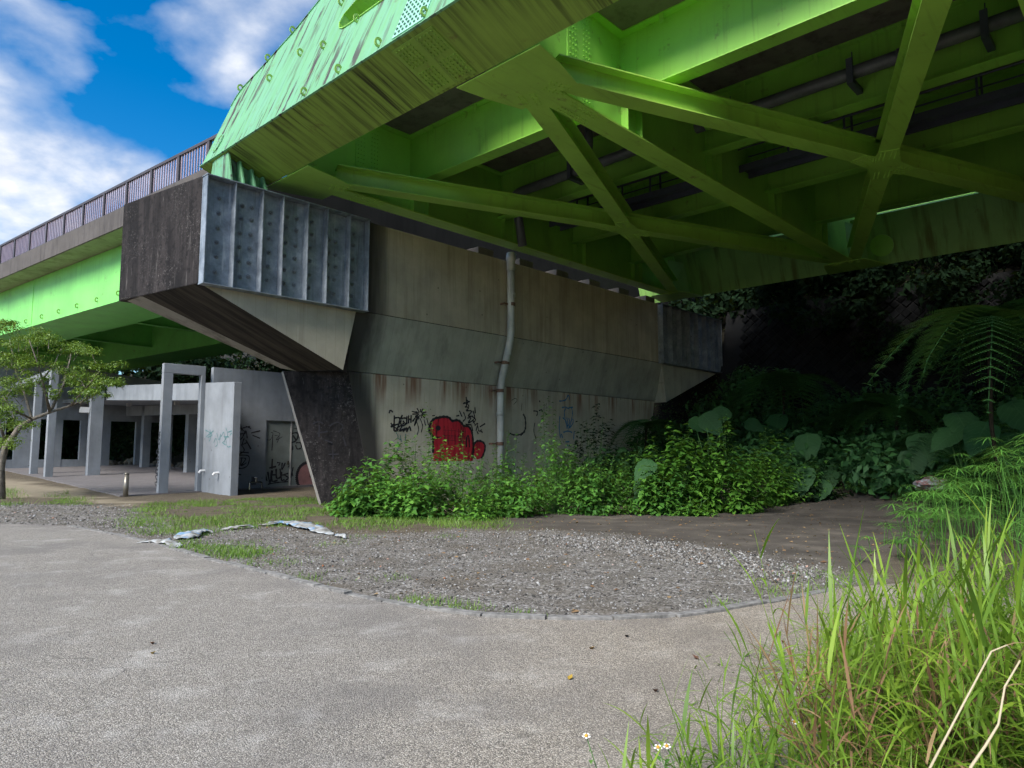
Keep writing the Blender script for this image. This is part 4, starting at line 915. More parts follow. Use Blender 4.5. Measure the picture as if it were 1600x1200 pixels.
# black tag beside the corner
k = Ink(wallF, nB, 590, 580, 4.706)
for s_ in ([(85, 310), (90, 290), (103, 292), (112, 303)], [(98, 380), (105, 395), (125, 385)], [(122, 325), (120, 440)], [(95, 410), (130, 395), (150, 390)], [(120, 345), (160, 345), (152, 400), (132, 440)],
           [(182, 322), (170, 345)], [(165, 350), (205, 345), (212, 375), (190, 400), (168, 385), (172, 360)], [(185, 365), (195, 378), (182, 388)], [(215, 330), (213, 390)], [(228, 325), (226, 385)], [(246, 322), (244, 380)], [(228, 355), (246, 352)],
           [(255, 370), (290, 330), (270, 400), (300, 330)], [(150, 410), (180, 400), (160, 440), (200, 420), (185, 445), (215, 415), (212, 445), (235, 408), (243, 440)], [(100, 400), (150, 430), (120, 442)]): k.stroke(s_, 0.05)
for a in range(11):
    t = a * math.pi * 2 / 11 + 0.2; k.stroke([(312 + 12 * math.cos(t), 312 + 10 * math.sin(t)), (312 + (38 + 10 * (a % 3)) * math.cos(t), 312 + (34 + 12 * (a % 2)) * math.sin(t))], 0.035, False)
for s_ in ([(280, 350), (300, 420), (290, 470)], [(310, 345), (330, 400), (320, 450)], [(340, 355), (352, 400)], [(360, 345), (375, 400)], [(250, 295), (290, 305)], [(400, 328), (420, 326)]): k.stroke(s_, 0.03)
k.done('graffiti', M_black, pier, 'black spray-painted scribble near the left corner of the wall')
# star-topped black tag over the red figure
k = Ink(wallF, nB, 590, 580, 4.706)
for s_ in ([(651, 188), (653, 260)], [(628, 240), (678, 222)], [(632, 232), (660, 240), (672, 262)], [(655, 210), (668, 225)], [(640, 262), (668, 268), (650, 290)], [(630, 300), (645, 345), (625, 370)], [(650, 290), (690, 295), (665, 330), (700, 330)], [(700, 290), (712, 340), (690, 370)], [(715, 265), (717, 310)],
           [(660, 345), (685, 345), (665, 380), (700, 365), (712, 390)], [(645, 390), (690, 395)], [(690, 400), (700, 440)], [(712, 400), (735, 385), (722, 440)], [(735, 400), (745, 440), (765, 430)], [(750, 410), (790, 385)], [(755, 440), (772, 450)], [(600, 290), (620, 335)], [(578, 330), (600, 325)], [(730, 440), (740, 462)], [(690, 330), (720, 355), (700, 380)]): k.stroke(s_, 0.045)
k.done('graffiti', M_black, pier, 'thin black tag topped with a star shape above the red figure')
# red humped figure with black outline
body = [(408, 600), (405, 480), (385, 455), (380, 420), (392, 375), (420, 348), (455, 340), (490, 335), (525, 342), (548, 365), (585, 360), (615, 378), (632, 402), (665, 405), (690, 440), (700, 500), (705, 600)]
k = Ink(wallF, nB, 590, 580, 4.706); k.fill(body + [(700, 660), (410, 660)], 0.003); k.done('graffiti', M_red, pier, 'red humped spray-painted figure behind the shrubs')
k = Ink(wallF, nB, 590, 580, 4.706); k.fill([(700, 600), (705, 555), (722, 520), (750, 512), (782, 530), (790, 565), (778, 610), (762, 640), (730, 650)], 0.0025); k.done('graffiti', M_red, pier, 'red rounded tail right of the red figure')
k = Ink(wallF, nB, 590, 580, 4.706); k.stroke([(700, 640), (705, 555), (722, 520), (750, 512), (782, 530), (790, 565), (778, 610), (762, 640)], 0.075); k.done('graffiti', M_black, pier, 'black outline of the red tail')
k = Ink(wallF, nB, 590, 580, 4.706); k.stroke(body, 0.085)
k.fill([(445 + 19 * math.cos(t), 418 + 19 * math.sin(t)) for t in [2 * math.pi * q / 14 for q in range(14)]], 0.0042)
k.stroke([(410, 500), (440, 485), (470, 490)], 0.04); k.stroke([(652, 560), (655, 490), (668, 480), (676, 560)], 0.06)
for x in (492, 515, 540, 565, 592, 618, 640): 
    k.stroke([(x, 400 + (x * 7) % 40), (x + 4, 450), (x - 3, 500 + (x * 3) % 30)], 0.016); k.stroke([(x + 9, 470), (x + 6, 540)], 0.014)
for y in (432, 470, 505): k.stroke([(480, y), (560, y + 6), (650, y + 14)], 0.010)
k.done('graffiti', M_black, pier, 'thick black outline of the red figure')
k = Ink(wallF, nB, 590, 580, 4.706)
for s_, w_ in (([(1070, 315), (1084, 345), (1088, 400), (1080, 440), (1060, 462)], 0.075), ([(970, 455), (1000, 468), (1045, 466), (1062, 455)], 0.05), ([(1050, 475), (1066, 452)], 0.06), ([(985, 215), (1010, 200), (1025, 215), (1000, 245)], 0.02), ([(1060, 235), (1055, 290)], 0.02), ([(1145, 292), (1175, 298), (1168, 330)], 0.05), ([(1155, 380), (1148, 440), (1165, 500)], 0.04), ([(1185, 290), (1205, 285), (1212, 300)], 0.05), ([(1190, 215), (1192, 228)], 0.06), ([(1225, 240), (1222, 330)], 0.02), ([(1240, 235), (1238, 280)], 0.02)): k.stroke(s_, w_)
k.done('graffiti', M_black, pier, 'faded black half-ring and scratches right of the drain pipe')
k = Ink(wallF, nB, 590, 580, 4.706)
for s_ in ([(1335, 220), (1380, 212), (1402, 175), (1412, 210)], [(1355, 268), (1385, 265), (1372, 300), (1380, 360), (1395, 420)], [(1385, 268), (1410, 275)], [(1405, 268), (1435, 265)], [(1425, 268), (1432, 310), (1420, 380), (1400, 428)], [(1390, 340), (1398, 380), (1390, 410), (1412, 380), (1405, 345)], [(1435, 350), (1436, 380), (1410, 420)], [(1360, 340), (1385, 370), (1392, 425)], [(1340, 330), (1335, 420), (1345, 490)], [(1365, 450), (1400, 440), (1432, 452)], [(1380, 520), (1410, 518)], [(1390, 545), (1415, 548)], [(1350, 460), (1360, 490)], [(1445, 440), (1440, 500)]): k.stroke(s_, 0.05)
k.done('graffiti', M_blue, pier, 'blue line drawing like a mask at the right of the wall')
k = Ink(wallF, nB, 590, 580, 4.706)
for s_ in ([(135, 450), (150, 480), (140, 500)], [(165, 470), (175, 520)], [(145, 520), (160, 545), (142, 585)], [(205, 460), (200, 540)], [(150, 495), (172, 505)]): k.stroke(s_, 0.025)
k.done('graffiti', M_teal, pier, 'thin teal dribbles under the black scribble')
# marks on the dark nose of the pier
nose_n = (W(11.58, 18.5, 0) - W(12.82, 17.75, 0)).cross(W(11.76, 17.75, ZB) - W(12.82, 17.75, -.4)).normalized()
if nose_n.dot(CAMP - W(11.6, 18, 2)) < 0: nose_n = -nose_n
noseF = on_wall(W(12.82, 17.75, -0.4), nose_n)
k = Ink(noseF, nose_n, 220, 540, 4.21)
for s_ in ([(1130, 515), (1170, 500), (1200, 515)], [(1160, 575), (1230, 565)], [(1175, 520), (1172, 600)], [(1235, 715), (1300, 715)], [(1262, 690), (1265, 745)], [(1240, 530), (1290, 505), (1330, 530), (1300, 570)], [(1210, 620), (1260, 640)], [(1330, 600), (1350, 660)]): k.stroke(s_, 0.035)
k.done('graffiti', M_black, pier)
# pavilion tags
wF = on_wall(W3(SJ, 0, 0), E1)
k = Ink(wF, -E1, 220, 540, 4.21)
for s_ in ([(425, 555), (470, 585), (440, 605)], [(430, 600), (480, 560)], [(455, 550), (462, 600), (450, 630)], [(480, 640), (495, 610), (505, 650), (490, 665)], [(500, 575), (515, 620), (525, 580), (520, 640)], [(530, 600), (545, 570), (555, 620), (535, 640)], [(560, 540), (572, 585), (555, 620)], [(575, 570), (600, 560)], [(585, 590), (600, 575)], [(560, 625), (570, 665), (592, 662)], [(545, 600), (580, 600)], [(540, 640), (560, 655)]): k.stroke(s_, 0.03)
k.done('graffiti', M_teal, pav, 'thin teal tag on the pale fin wall')
wD = on_wall(W3(0, 0.02, 0), E2)
k = Ink(wD, -E2, 220, 540, 4.21)
for s_ in ([(632, 555), (680, 540), (720, 530)], [(655, 515), (665, 560)], [(640, 530), (690, 575), (640, 580)], [(690, 530), (725, 545)], [(655, 580), (650, 620), (670, 600), (690, 560), (700, 610)], [(680, 610), (668, 650), (700, 640), (720, 680)], [(690, 620), (725, 680)], [(725, 575), (785, 560)], [(735, 590), (785, 610)], [(640, 650), (625, 690), (640, 715), (680, 690), (660, 650)], [(650, 700), (710, 705)], [(640, 720), (710, 728), (700, 790), (650, 808), (630, 770), (640, 730)], [(655, 740), (690, 745), (660, 790), (695, 770)], [(665, 735), (655, 790)], [(630, 830), (640, 855)], [(640, 845), (660, 850)]): k.stroke(s_, 0.04)
k.done('graffiti', M_black, pav, 'black looping tag on the dark wall left of the doors')
wDo = on_wall(W3(0, 0.10, 0), E2)
k = Ink(wDo, -E2, 220, 540, 4.21)
for s_, w_ in (([(820, 615), (850, 620), (870, 580), (855, 570)], 0.025), ([(870, 560), (915, 580), (890, 620), (930, 600)], 0.025), ([(868, 600), (862, 690)], 0.03), ([(880, 590), (910, 600), (895, 640)], 0.02),
               ([(985, 570), (990, 690)], 0.05), ([(985, 580), (1030, 575), (1025, 620), (990, 640)], 0.06), ([(1000, 590), (1020, 620)], 0.06), ([(1035, 580), (1050, 610), (1060, 590), (1085, 580)], 0.06), ([(1020, 640), (1050, 640), (1055, 670), (1030, 680), (1018, 655)], 0.05), ([(1040, 600), (1080, 620)], 0.06), ([(1000, 660), (1000, 685)], 0.04), ([(1010, 545), (1045, 550), (1030, 535)], 0.03),
               ([(865, 745), (862, 810)], 0.06), ([(845, 805), (890, 795)], 0.06), ([(895, 770), (915, 772), (905, 790)], 0.05), ([(930, 770), (928, 815), (950, 770)], 0.06), ([(968, 795), (972, 800)], 0.06),
               ([(808, 810), (830, 890)], 0.05), ([(805, 855), (830, 890)], 0.04), ([(835, 830), (850, 905), (860, 820)], 0.07), ([(865, 820), (862, 890), (900, 885)], 0.07), ([(865, 850), (895, 850)], 0.06), ([(890, 810), (893, 870), (920, 860), (915, 810)], 0.07), ([(925, 830), (925, 885), (945, 880)], 0.06), ([(925, 852), (945, 850)], 0.05), ([(970, 840), (945, 850), (970, 870), (945, 892)], 0.06), ([(835, 912), (900, 900), (970, 895)], 0.05), ([(1002, 800), (985, 870)], 0.05), ([(995, 830), (1000, 860)], 0.04)): k.stroke(s_, w_)
k.done('graffiti', M_black, pav, 'black lettered tags on the grey double doors')
k = Ink(wDo, -E2, 220, 540, 4.21)
k.fill([(1098 + 72 * math.cos(t), 868 + 98 * math.sin(t)) for t in [2 * math.pi * q / 28 for q in range(28)]], 0.0025)
k.done('graffiti', M_pink, pav, 'faded pink disc painted across the right door')
k = Ink(wDo, -E2, 220, 540, 4.21); k.stroke([(1098 + 72 * math.cos(t), 868 + 98 * math.sin(t)) for t in [math.pi * (0.35 + 1.28 * q / 22) for q in range(23)]], 0.12); k.stroke([(1140, 870), (1115, 862), (1120, 842), (1142, 840), (1148, 880), (1120, 940)], 0.06)
k.done('graffiti', M_black, pav, 'black rim of the pink disc')
colF = on_wall(W3(0, 0, 0), E1)
k = Ink(colF, -E1, 220, 540, 4.21)
for s_ in ([(130, 570), (118, 575), (128, 590), (115, 600)], [(127, 615), (112, 625), (122, 650), (128, 620)], [(122, 680), (106, 690), (108, 710), (122, 705), (115, 695)], [(104, 745), (120, 730), (118, 755), (108, 740)], [(118, 770), (102, 780), (116, 790), (100, 800)], [(114, 815), (99, 820), (100, 840), (113, 838)], [(112, 850), (97, 862), (108, 885)], [(108, 895), (95, 905), (104, 925)]): k.stroke(s_, 0.055)
k.done('graffiti', M_black, pav, 'black letters running down the free-standing column')

# bollard
bp_ = on_z(196, 776, 0); bo = thing('bollard', (bp_.x, bp_.y, tz(bp_.x, bp_.y)), 'short stainless steel bollard on the gravel beside the pavilion', 'bollard')
m = MB(); z0 = tz(bp_.x, bp_.y); m.tube([bp_ + Vector((0, 0, z0 - 0.1)), bp_ + Vector((0, 0, z0 + 0.78))], 0.085, 16); M_bol = flat_mat('dull_bollard_steel', (0.22, 0.20, 0.17), 0.35, 0.6); m.build('post', M_bol, bo, True)
m = MB(); m.tube([bp_ + Vector((0, 0, z0 + 0.781)), bp_ + Vector((0, 0, z0 + 0.82)), bp_ + Vector((0, 0, z0 + 0.845))], [0.092, 0.08, 0.04], 16); m.build('cap', M_bol, bo, True)

# ================================================================== VEGETATION HELPERS
def unit(a): return a / (np.linalg.norm(a, axis=-1, keepdims=True) + 1e-9)
def leaf_batch(base, d, nrm, L, wr=0.5, fold=0.18, droop=0.2):
    """pointed oval leaves: 6 verts / 4 tris each"""
    base = np.asarray(base, float); d = unit(np.asarray(d, float)); s = unit(np.cross(d, nrm)); n = np.cross(s, d)
    L = np.asarray(L, float)[:, None]; w_ = L * wr * 0.5
    mid = base + d * L * 0.42 - n * L * fold * 0.3
    l = base + d * L * 0.40 - s * w_ + n * L * fold * 0.25; r = base + d * L * 0.40 + s * w_ + n * L * fold * 0.25
    tip = base + d * L - n * L * droop
    V = np.stack([base, l, mid, r, tip], 1); N = len(base)
    F = np.array([(0, 2, 1), (0, 3, 2), (1, 2, 4), (2, 3, 4)])[None] + (np.arange(N) * 5)[:, None, None]
    return V.reshape(-1, 3), F.reshape(-1, 3)
def blade_batch(base, d0, L, wd, bend, seg=4, r=rng, side=None):
    """arching tapering blades as quad strips; d0 start direction, bend = how far the tip falls over"""
    N = len(base); d0 = unit(np.asarray(d0, float)); L = np.asarray(L, float); hz = d0.copy(); hz[:, 2] = 0; hz = unit(hz + r.normal(0, 1e-3, hz.shape) * np.array([1, 1, 0]))
    s = unit(np.cross(hz, np.array([0, 0, 1.0]))) if side is None else side
    V = np.zeros((N, seg + 1, 2, 3)); p = np.asarray(base, float).copy(); d = d0.copy()
    for k in range(seg + 1):
        t = k / seg; wk = wd * (min(1, 0.55 + 1.2 * t) if t < 0.4 else max(0.03, 1.0 - (t - 0.4) / 0.6) ** 0.8 if t < 1 else 0.02)
        V[:, k, 0] = p - s * np.asarray(wk)[..., None] * 0.5; V[:, k, 1] = p + s * np.asarray(wk)[..., None] * 0.5
        d = unit(d + (hz * 0.6 - np.array([0, 0, 1.0])) * (np.asarray(bend) / seg)[:, None]); p = p + d * (L / seg)[:, None]
    i = np.arange(seg) * 2; q = np.stack([i, i + 1, i + 3, i + 2], -1)
    F = q[None] + (np.arange(N) * (seg + 1) * 2)[:, None, None]
    return V.reshape(-1, 3), F.reshape(-1, 4)
class Acc:
    def __init__(s): s.V = []; s.F = []; s.M = []; s.n = 0
    def add(s, V, F, mi=0):
        s.V.append(V); s.F.append(F + s.n); s.M.append(np.full(len(F), mi)); s.n += len(V); return s
    def arr(s): return np.concatenate(s.V), np.concatenate(s.F), np.concatenate(s.M)
    def obj(s, name, mats, parent=None, smooth_=False, **kw):
        V, F, M_ = s.arr(); return fast_obj(name, V, F, mats, parent, smooth_, M_ if isinstance(mats, (list, tuple)) else None, **kw)
def rand_dirs(n, r): return unit(r.normal(0, 1, (n, 3)))
def blob_leaves(acc, c, rad, n, size, r, up=0.5, shell=0.55, wr=0.5, zmin=None):
    d = rand_dirs(n, r); k = (shell + (1 - shell) * r.random(n)) ** 0.8
    P = np.asarray(c)[None] + d * k[:, None] * np.asarray(rad)[None]
    if zmin is not None: P[:, 2] = np.maximum(P[:, 2], zmin + 0.03 + 0.1 * r.random(n))
    nr = unit(d * 0.6 + np.array([0, 0, up]) + r.normal(0, 0.45, (n, 3))); dd = unit(np.cross(nr, rand_dirs(n, r)) + np.array([0, 0, -0.15]))
    acc.add(*leaf_batch(P, dd, nr, size * r.uniform(0.65, 1.35, n), wr))

# ================================================================== HILL: foliage and retaining wall
r5 = np.random.default_rng(5); A = Acc()
def hill_blobs(n, ur, vr, zr, rr, leaf, per):
    for _ in range(n):
        u = r5.uniform(*ur); v = r5.uniform(*vr); q = W(u, v, 0); z = tz(q.x, q.y) + r5.uniform(*zr); rd = r5.uniform(*rr)
        blob_leaves(A, (q.x, q.y, z), (rd, rd, rd * 0.75), per, leaf, r5, 0.35, 0.35)
hill_blobs(200, (34.4, 43), (-34, 19), (0.2, 1.8), (1.0, 1.9), 0.30, 210)
hill_blobs(150, (34.3, 36.5), (-34, 24), (0.0, 4.5), (1.0, 1.9), 0.42, 200); hill_blobs(60, (32.0, 34), (-34, 15), (7.2, 9.5), (1.2, 1.9), 0.42, 220)     # unseen canopy added over the far bridge edge to block sky light
hill_blobs(90, (22, 33), (-26, 5), (0.1, 0.9), (0.7, 1.3), 0.24, 170)
hill_blobs(170, (36, 47), (-34, 26), (1.5, 8.5), (1.6, 2.8), 0.5, 190); hill_blobs(60, (33, 44), (22, 60), (0.5, 6), (1.6, 2.8), 0.45, 190)
hill_blobs(260, (21, 34), (32, 110), (0.3, 6.5), (1.4, 2.8), 0.45, 190)
hill_blobs(150, (16, 40), (75, 140), (1, 15), (2.5, 4.5), 0.9, 170); hill_blobs(40, (22, 31), (22, 38), (0.3, 3.5), (1.2, 2.2), 0.38, 190)
hill_blobs(130, (33.0, 34.0), (-14, 10), (1.0, 6.0), (0.6, 1.2), 0.26, 170); hill_blobs(25, (33.0, 34.0), (9, 16), (3.6, 6.0), (0.4, 0.9), 0.26, 130)
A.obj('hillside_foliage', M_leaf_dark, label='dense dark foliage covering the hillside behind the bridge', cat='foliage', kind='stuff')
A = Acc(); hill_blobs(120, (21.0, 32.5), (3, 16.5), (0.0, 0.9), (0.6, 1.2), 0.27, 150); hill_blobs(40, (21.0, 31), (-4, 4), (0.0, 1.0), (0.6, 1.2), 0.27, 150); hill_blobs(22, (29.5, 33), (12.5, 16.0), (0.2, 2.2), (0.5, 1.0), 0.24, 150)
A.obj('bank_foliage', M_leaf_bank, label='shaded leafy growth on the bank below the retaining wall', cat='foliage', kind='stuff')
rw = thing('retaining_wall', W(33.2, 4, 3.2), 'dark sloping stone retaining wall with diagonal courses under the far girder', 'retaining wall')
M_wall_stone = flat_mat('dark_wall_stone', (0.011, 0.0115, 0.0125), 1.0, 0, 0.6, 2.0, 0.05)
rwn = (P_ * -1 + Vector((0, 0, 0.28))).normalized(); rwy = (P_ * 0.28 + Vector((0, 0, 1))).normalized()
def rw_pt(v, h): return W(32.75, v, 3.1) + rwy * h
m = MB(); m.prism([rw_pt(17.0, -0.6), rw_pt(-22, -0.6), rw_pt(-22, 6.0), rw_pt(17.0, 6.0)], [rw_pt(17.0, -0.6) - rwn * 0.5, rw_pt(-22, -0.6) - rwn * 0.5, rw_pt(-22, 6.0) - rwn * 0.5, rw_pt(17.0, 6.0) - rwn * 0.5])
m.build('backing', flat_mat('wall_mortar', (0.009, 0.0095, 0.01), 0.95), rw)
st_me = []
for k in range(5):
    a = 0.225; q = MB(); j = [rnd.uniform(-0.012, 0.012) for _ in range(8)]
    ring = [(a + j[0], j[1]), (j[2], a + j[3]), (-a + j[4], j[5]), (j[6], -a + j[7])]; hh = 0.05 + 0.015 * k
    q.prism([(x, y, -0.02) for x, y in ring], [(x * 0.93, y * 0.93, hh * 0.6 + rnd.uniform(-0.02, 0.02)) for x, y in ring]); me = bpy.data.meshes.new('stone'); me.from_pydata(q.v, [], q.f); me.materials.append(M_wall_stone); st_me.append(me)
rest = MB(); cnt = 0
for row in range(24):
    for col in range(56):
        v = 15.9 - 0.48 * col - (0.24 if row % 2 else 0); h = 0.1 + row * 0.24
        vis = 3.5 < v < 16.2 and h > 1.4
        if vis and cnt < 295 and (row + col) % 1 == 0 and v > 7.0:
            M4 = basis(-B_, rwy, rwn, rw_pt(v, h) + rwn * rnd.uniform(-0.01, 0.02)); inst('stone', rnd.choice(st_me), M4, rw); cnt += 1
        elif v > -18:
            c = rw_pt(v, h); a = 0.21; rg = [c + B_ * a, c + rwy * a, c - B_ * a, c - rwy * a]; hh = rnd.uniform(0.03, 0.1)
            rest.prism(rg, [c + (q - c) * 0.86 + rwn * hh for q in rg])
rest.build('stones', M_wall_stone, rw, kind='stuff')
# loose rock bank behind the pavilion
bank = []
for k in range(110):
    s, t = rnd.uniform(7.6, 10.2), rnd.uniform(2, 42); q = W3(s, t, 0); bank.append((q.x, q.y))
bank = np.array(bank); Vb, Fb = stones(bank, 0.25, 0.7, 21); Vb[:, 2] += 0.3
fast_obj('rock_bank', Vb, Fb, flat_mat('brown_bank_rock', (0.20, 0.165, 0.125), 0.9, 0, 0.4, 3), label='bank of brown boulders behind the pavilion', cat='rocks', kind='stuff')

# ================================================================== SHRUBS in front of the pier
def shrub(name, x, base_y, top_y, wpx, mats, label, depth=None, twigs=70, leaf=0.20, lpt=10, seed=0, squash=0.8, group=None):
    r = np.random.default_rng(1000 + seed)
    if depth is None: g = on_z(x, base_y, 0)
    else: g = CAMP + ray(x, 709) * (depth / ray(x, 709).y); 
    gz_ = tz(g.x, g.y); Yd = g.y
    top = CAM_H + (HORIZON - top_y) / FPX * Yd; H_ = max(0.35, top - gz_) * (1.20 if x < 1020 else 1.06); twigs = int(twigs * 1.9); Rr = wpx / FPX * Yd / 2
    root = thing(name, (g.x, g.y, gz_), label, 'shrub', group)
    m = MB(); acc = Acc(); base = np.array((g.x, g.y, gz_)); leaf = leaf * (0.65 + 0.85 * r.random())
    B0, D0, NN, LL = [], [], [], []
    for k in range(twigs):
        a = r.uniform(0, 6.283); el = math.asin(r.uniform(0.03, 1.0)); rho = r.uniform(0.78, 1.0) if k % 4 else r.uniform(0.45, 0.75)
        d = np.array((math.cos(a) * math.cos(el), math.sin(a) * math.cos(el), math.sin(el)))
        lobe = 0.78 + 0.42 * float(vnoise(np.array([a * 1.1 + seed * 5.0]), np.array([el * 1.6 + seed]), 1.3, seed)[0])
        end = base + d * np.array((Rr * 1.12, Rr * squash * 1.12, H_)) * rho * lobe * r.uniform(0.85, 1.12); end[2] = max(end[2], gz_ + 0.12)
        start = base + (end - base) * np.array((0.25, 0.25, 0.1))
        if k % 3 == 0: m.tube([base, (start + end) / 2 + r.normal(0, 0.04, 3), end], [0.012, 0.008, 0.004], 4, 0, False)
        ax = unit(end - start + np.array((0, 0, 0.10)) * H_); tl = min(0.55, 0.3 + 0.2 * H_)
        for j in range(lpt):
            t = j / lpt; p0 = end - ax * tl * (1 - t); ph = j * 2.4 + a; pd = np.array((math.cos(ph), math.sin(ph), 0.0)); pd = unit(pd - ax * pd.dot(ax) * 0.6)
            dd = unit(pd * 1.0 + ax * 0.35 + np.array((0, 0, -0.25)) + r.normal(0, 0.18, 3)); B0.append(p0 + r.normal(0, 0.03, 3)); D0.append(dd)
            NN.append(unit(np.array((0, 0, 1.0)) + ax * 0.3 + r.normal(0, 0.3, 3))); LL.append(leaf * r.uniform(0.55, 1.25) * (1.1 - 0.5 * t))
    V, F = leaf_batch(np.array(B0), np.array(D0), np.array(NN), np.array(LL), 0.64, 0.22, 0.3)
    fast_obj('foliage', V, F, mats, root)
    m.build('stem', M_stem, root, True); return root
SH = [  # x, base y, top y, width px, material, label, extra
    (578, 806, 728, 130, 0, 'low leafy shrub at the foot of the dark pier nose', {}),
    (545, 803, 755, 70, 0, 'leftmost small shrub touching the dark nose of the pier', {'twigs': 35}),
    (650, 809, 730, 130, 0, 'broad shrub in front of the black scribble on the wall', {}),
    (660, 780, 672, 100, 1, 'yellowish sprouting shrub just below the red painted figure', {'depth': 20.5, 'twigs': 45}),
    (720, 805, 696, 125, 0, 'dense shrub covering the bottom of the red painted figure', {}),
    (745, 812, 755, 90, 1, 'bright low shrub in front of the red figure on the mown edge', {'twigs': 50}),
    (800, 806, 730, 130, 0, 'shrub in front of the foot of the white drain pipe', {}),
    (792, 780, 682, 75, 0, 'upright shrub growing right behind the drain pipe foot', {'depth': 21.5, 'twigs': 45}),
    (858, 790, 650, 52, 0, 'tall single leafy sprig reaching up to the faded half-ring', {'depth': 20.5, 'twigs': 26, 'leaf': 0.18}),
    (868, 802, 706, 130, 0, 'rounded shrub below the blue mask drawing', {}),
    (932, 785, 640, 90, 2, 'dark broad-leaved shrub beside the blue mask drawing', {'depth': 22.5, 'leaf': 0.26, 'twigs': 45, 'lpt': 9}),
    (935, 803, 722, 120, 0, 'low spreading shrub left of the large ribbed leaf', {}),
    (990, 800, 700, 90, 0, 'mid-green shrub between the dark broad-leaved shrub and the lime thicket', {'depth': 21, 'twigs': 55}),
    (1068, 800, 664, 130, 1, 'lime-green thicket shrub right of the large ribbed leaf', {'twigs': 90}),
    (1140, 800, 668, 130, 1, 'largest lime-green shrub at the edge of the muddy slab', {'twigs': 110}),
    (1205, 794, 676, 100, 1, 'lime shrub at the right end of the thicket by the mud', {'twigs': 70}),
    (1085, 806, 770, 70, 1, 'small ground-hugging lime shrub on the mud edge', {'twigs': 30}),
    (1265, 792, 752, 100, 2, 'low dark shrub below the heart-shaped leaves', {'twigs': 50}),
    (1035, 803, 722, 110, 0, 'mid-green shrub spilling over the mud just left of the lime thicket', {}),
    (1250, 794, 705, 110, 0, 'mid-green shrub where the lime thicket meets the heart-shaped leaves', {'depth': 20.5}),
    (610, 785, 705, 95, 0, 'shrub hugging the wall under the black scribble', {'depth': 20.0, 'twigs': 55}),
    (895, 785, 700, 100, 0, 'shrub against the wall between the tall sprig and the dark shrub', {'depth': 21.0, 'twigs': 55}),
    (1380, 792, 745, 120, 0, 'low shrub by the litter at the back of the muddy slab', {'twigs': 50}),
]
mt = [M_leaf_shrub, M_leaf_lime, M_leaf_dark]
for i, (x, by, ty, wp, mi, lab, kw) in enumerate(SH): shrub('shrub', x, by, ty, wp, mt[mi], lab, seed=i, group='shrubs along the pier wall', **kw)
# low undergrowth filling the bed
bed = pxy([(560, 800), (640, 806), (760, 803), (900, 800), (1000, 797), (1240, 790), (1440, 786), (1600, 770), (1500, 745), (1050, 752), (820, 755), (610, 765)])
up_ = scatter(bed, 16000, 31, 0.15); rr_ = np.random.default_rng(32); zt_ = terrain(up_[:, 0], up_[:, 1])
P0 = np.stack([up_[:, 0], up_[:, 1], zt_ + 0.05 + 0.75 * rr_.random(len(up_)) ** 1.5], -1); nr = unit(rr_.normal(0, 0.4, P0.shape) + np.array([0, 0, 1])); dd = unit(np.cross(nr, rand_dirs(len(P0), rr_)))
V, F = leaf_batch(P0, dd, nr, 0.14 * rr_.uniform(0.6, 1.3, len(P0)), 0.6)
fast_obj('undergrowth', V, F, [M_leaf_shrub, M_leaf_lime, M_leaf_dark], label='low leafy undergrowth between the shrubs and the wall', cat='undergrowth', kind='stuff', mats_idx=np.repeat(np.random.default_rng(33).choice([0, 0, 0, 1, 2], len(P0)), 4))

# dead leaves and grit on the bare earth
lq = np.concatenate([scatter(MUD, 900, 71, 0.2), scatter(bed, 900, 72, 0.3), scatter(GRAVEL, 300, 73, 0.2)]); rl_ = np.random.default_rng(74); nL = len(lq); aL = rl_.uniform(0, 6.28, nL)
V, F = leaf_batch(np.stack([lq[:, 0], lq[:, 1], terrain(lq[:, 0], lq[:, 1]) + 0.012], -1), np.stack([np.cos(aL), np.sin(aL), rl_.normal(0.05, 0.15, nL)], -1), unit(rl_.normal(0, 0.25, (nL, 3)) + np.array([0, 0, 1])), 0.025 + 0.07 * rl_.random(nL) ** 2, 0.6)
fast_obj('leaf_litter', V, F, M_dry, label='brown dead leaves scattered over the bare earth and gravel', cat='leaf litter', kind='stuff')

# ================================================================== ELEPHANT EARS
def alo_mesh():
    n = 11; ys = np.linspace(-0.28, 1.0, n); m = MB(); V = []; rows = []
    def hw(y): 
        t = (y + 0.28) / 1.28; return 0.46 * (math.sin(math.pi * min(1, t ** 0.62)) ** 0.75 if 0 < t < 1 else 0.0)
    for i, y in enumerate(ys):
        w_ = hw(y); zc = -0.35 * max(0, y) ** 2 * 0.5; notch = max(0, -y)
        row = []
        for k in (-2, -1, 0, 1, 2):
            x = w_ * k / 2; yy = y
            if k == 0 and y < 0: yy = 0.0 + y * 0.05
            row.append(len(V)); V.append((x, yy - abs(k) * 0.03, zc + abs(k) * 0.035 + (0.035 if i % 2 else -0.03) * (abs(k) > 0) - 0.05 * (abs(k) == 2)))
        rows.append(row)
    F = [(rows[i][k], rows[i][k + 1], rows[i + 1][k + 1], rows[i + 1][k]) for i in range(n - 1) for k in range(4)]
    me = bpy.data.meshes.new('leaf'); me.from_pydata(V, [], F); me.materials.append(M_leaf_alo); me.polygons.foreach_set('use_smooth', [True] * len(F)); return me
alo_me = alo_mesh()
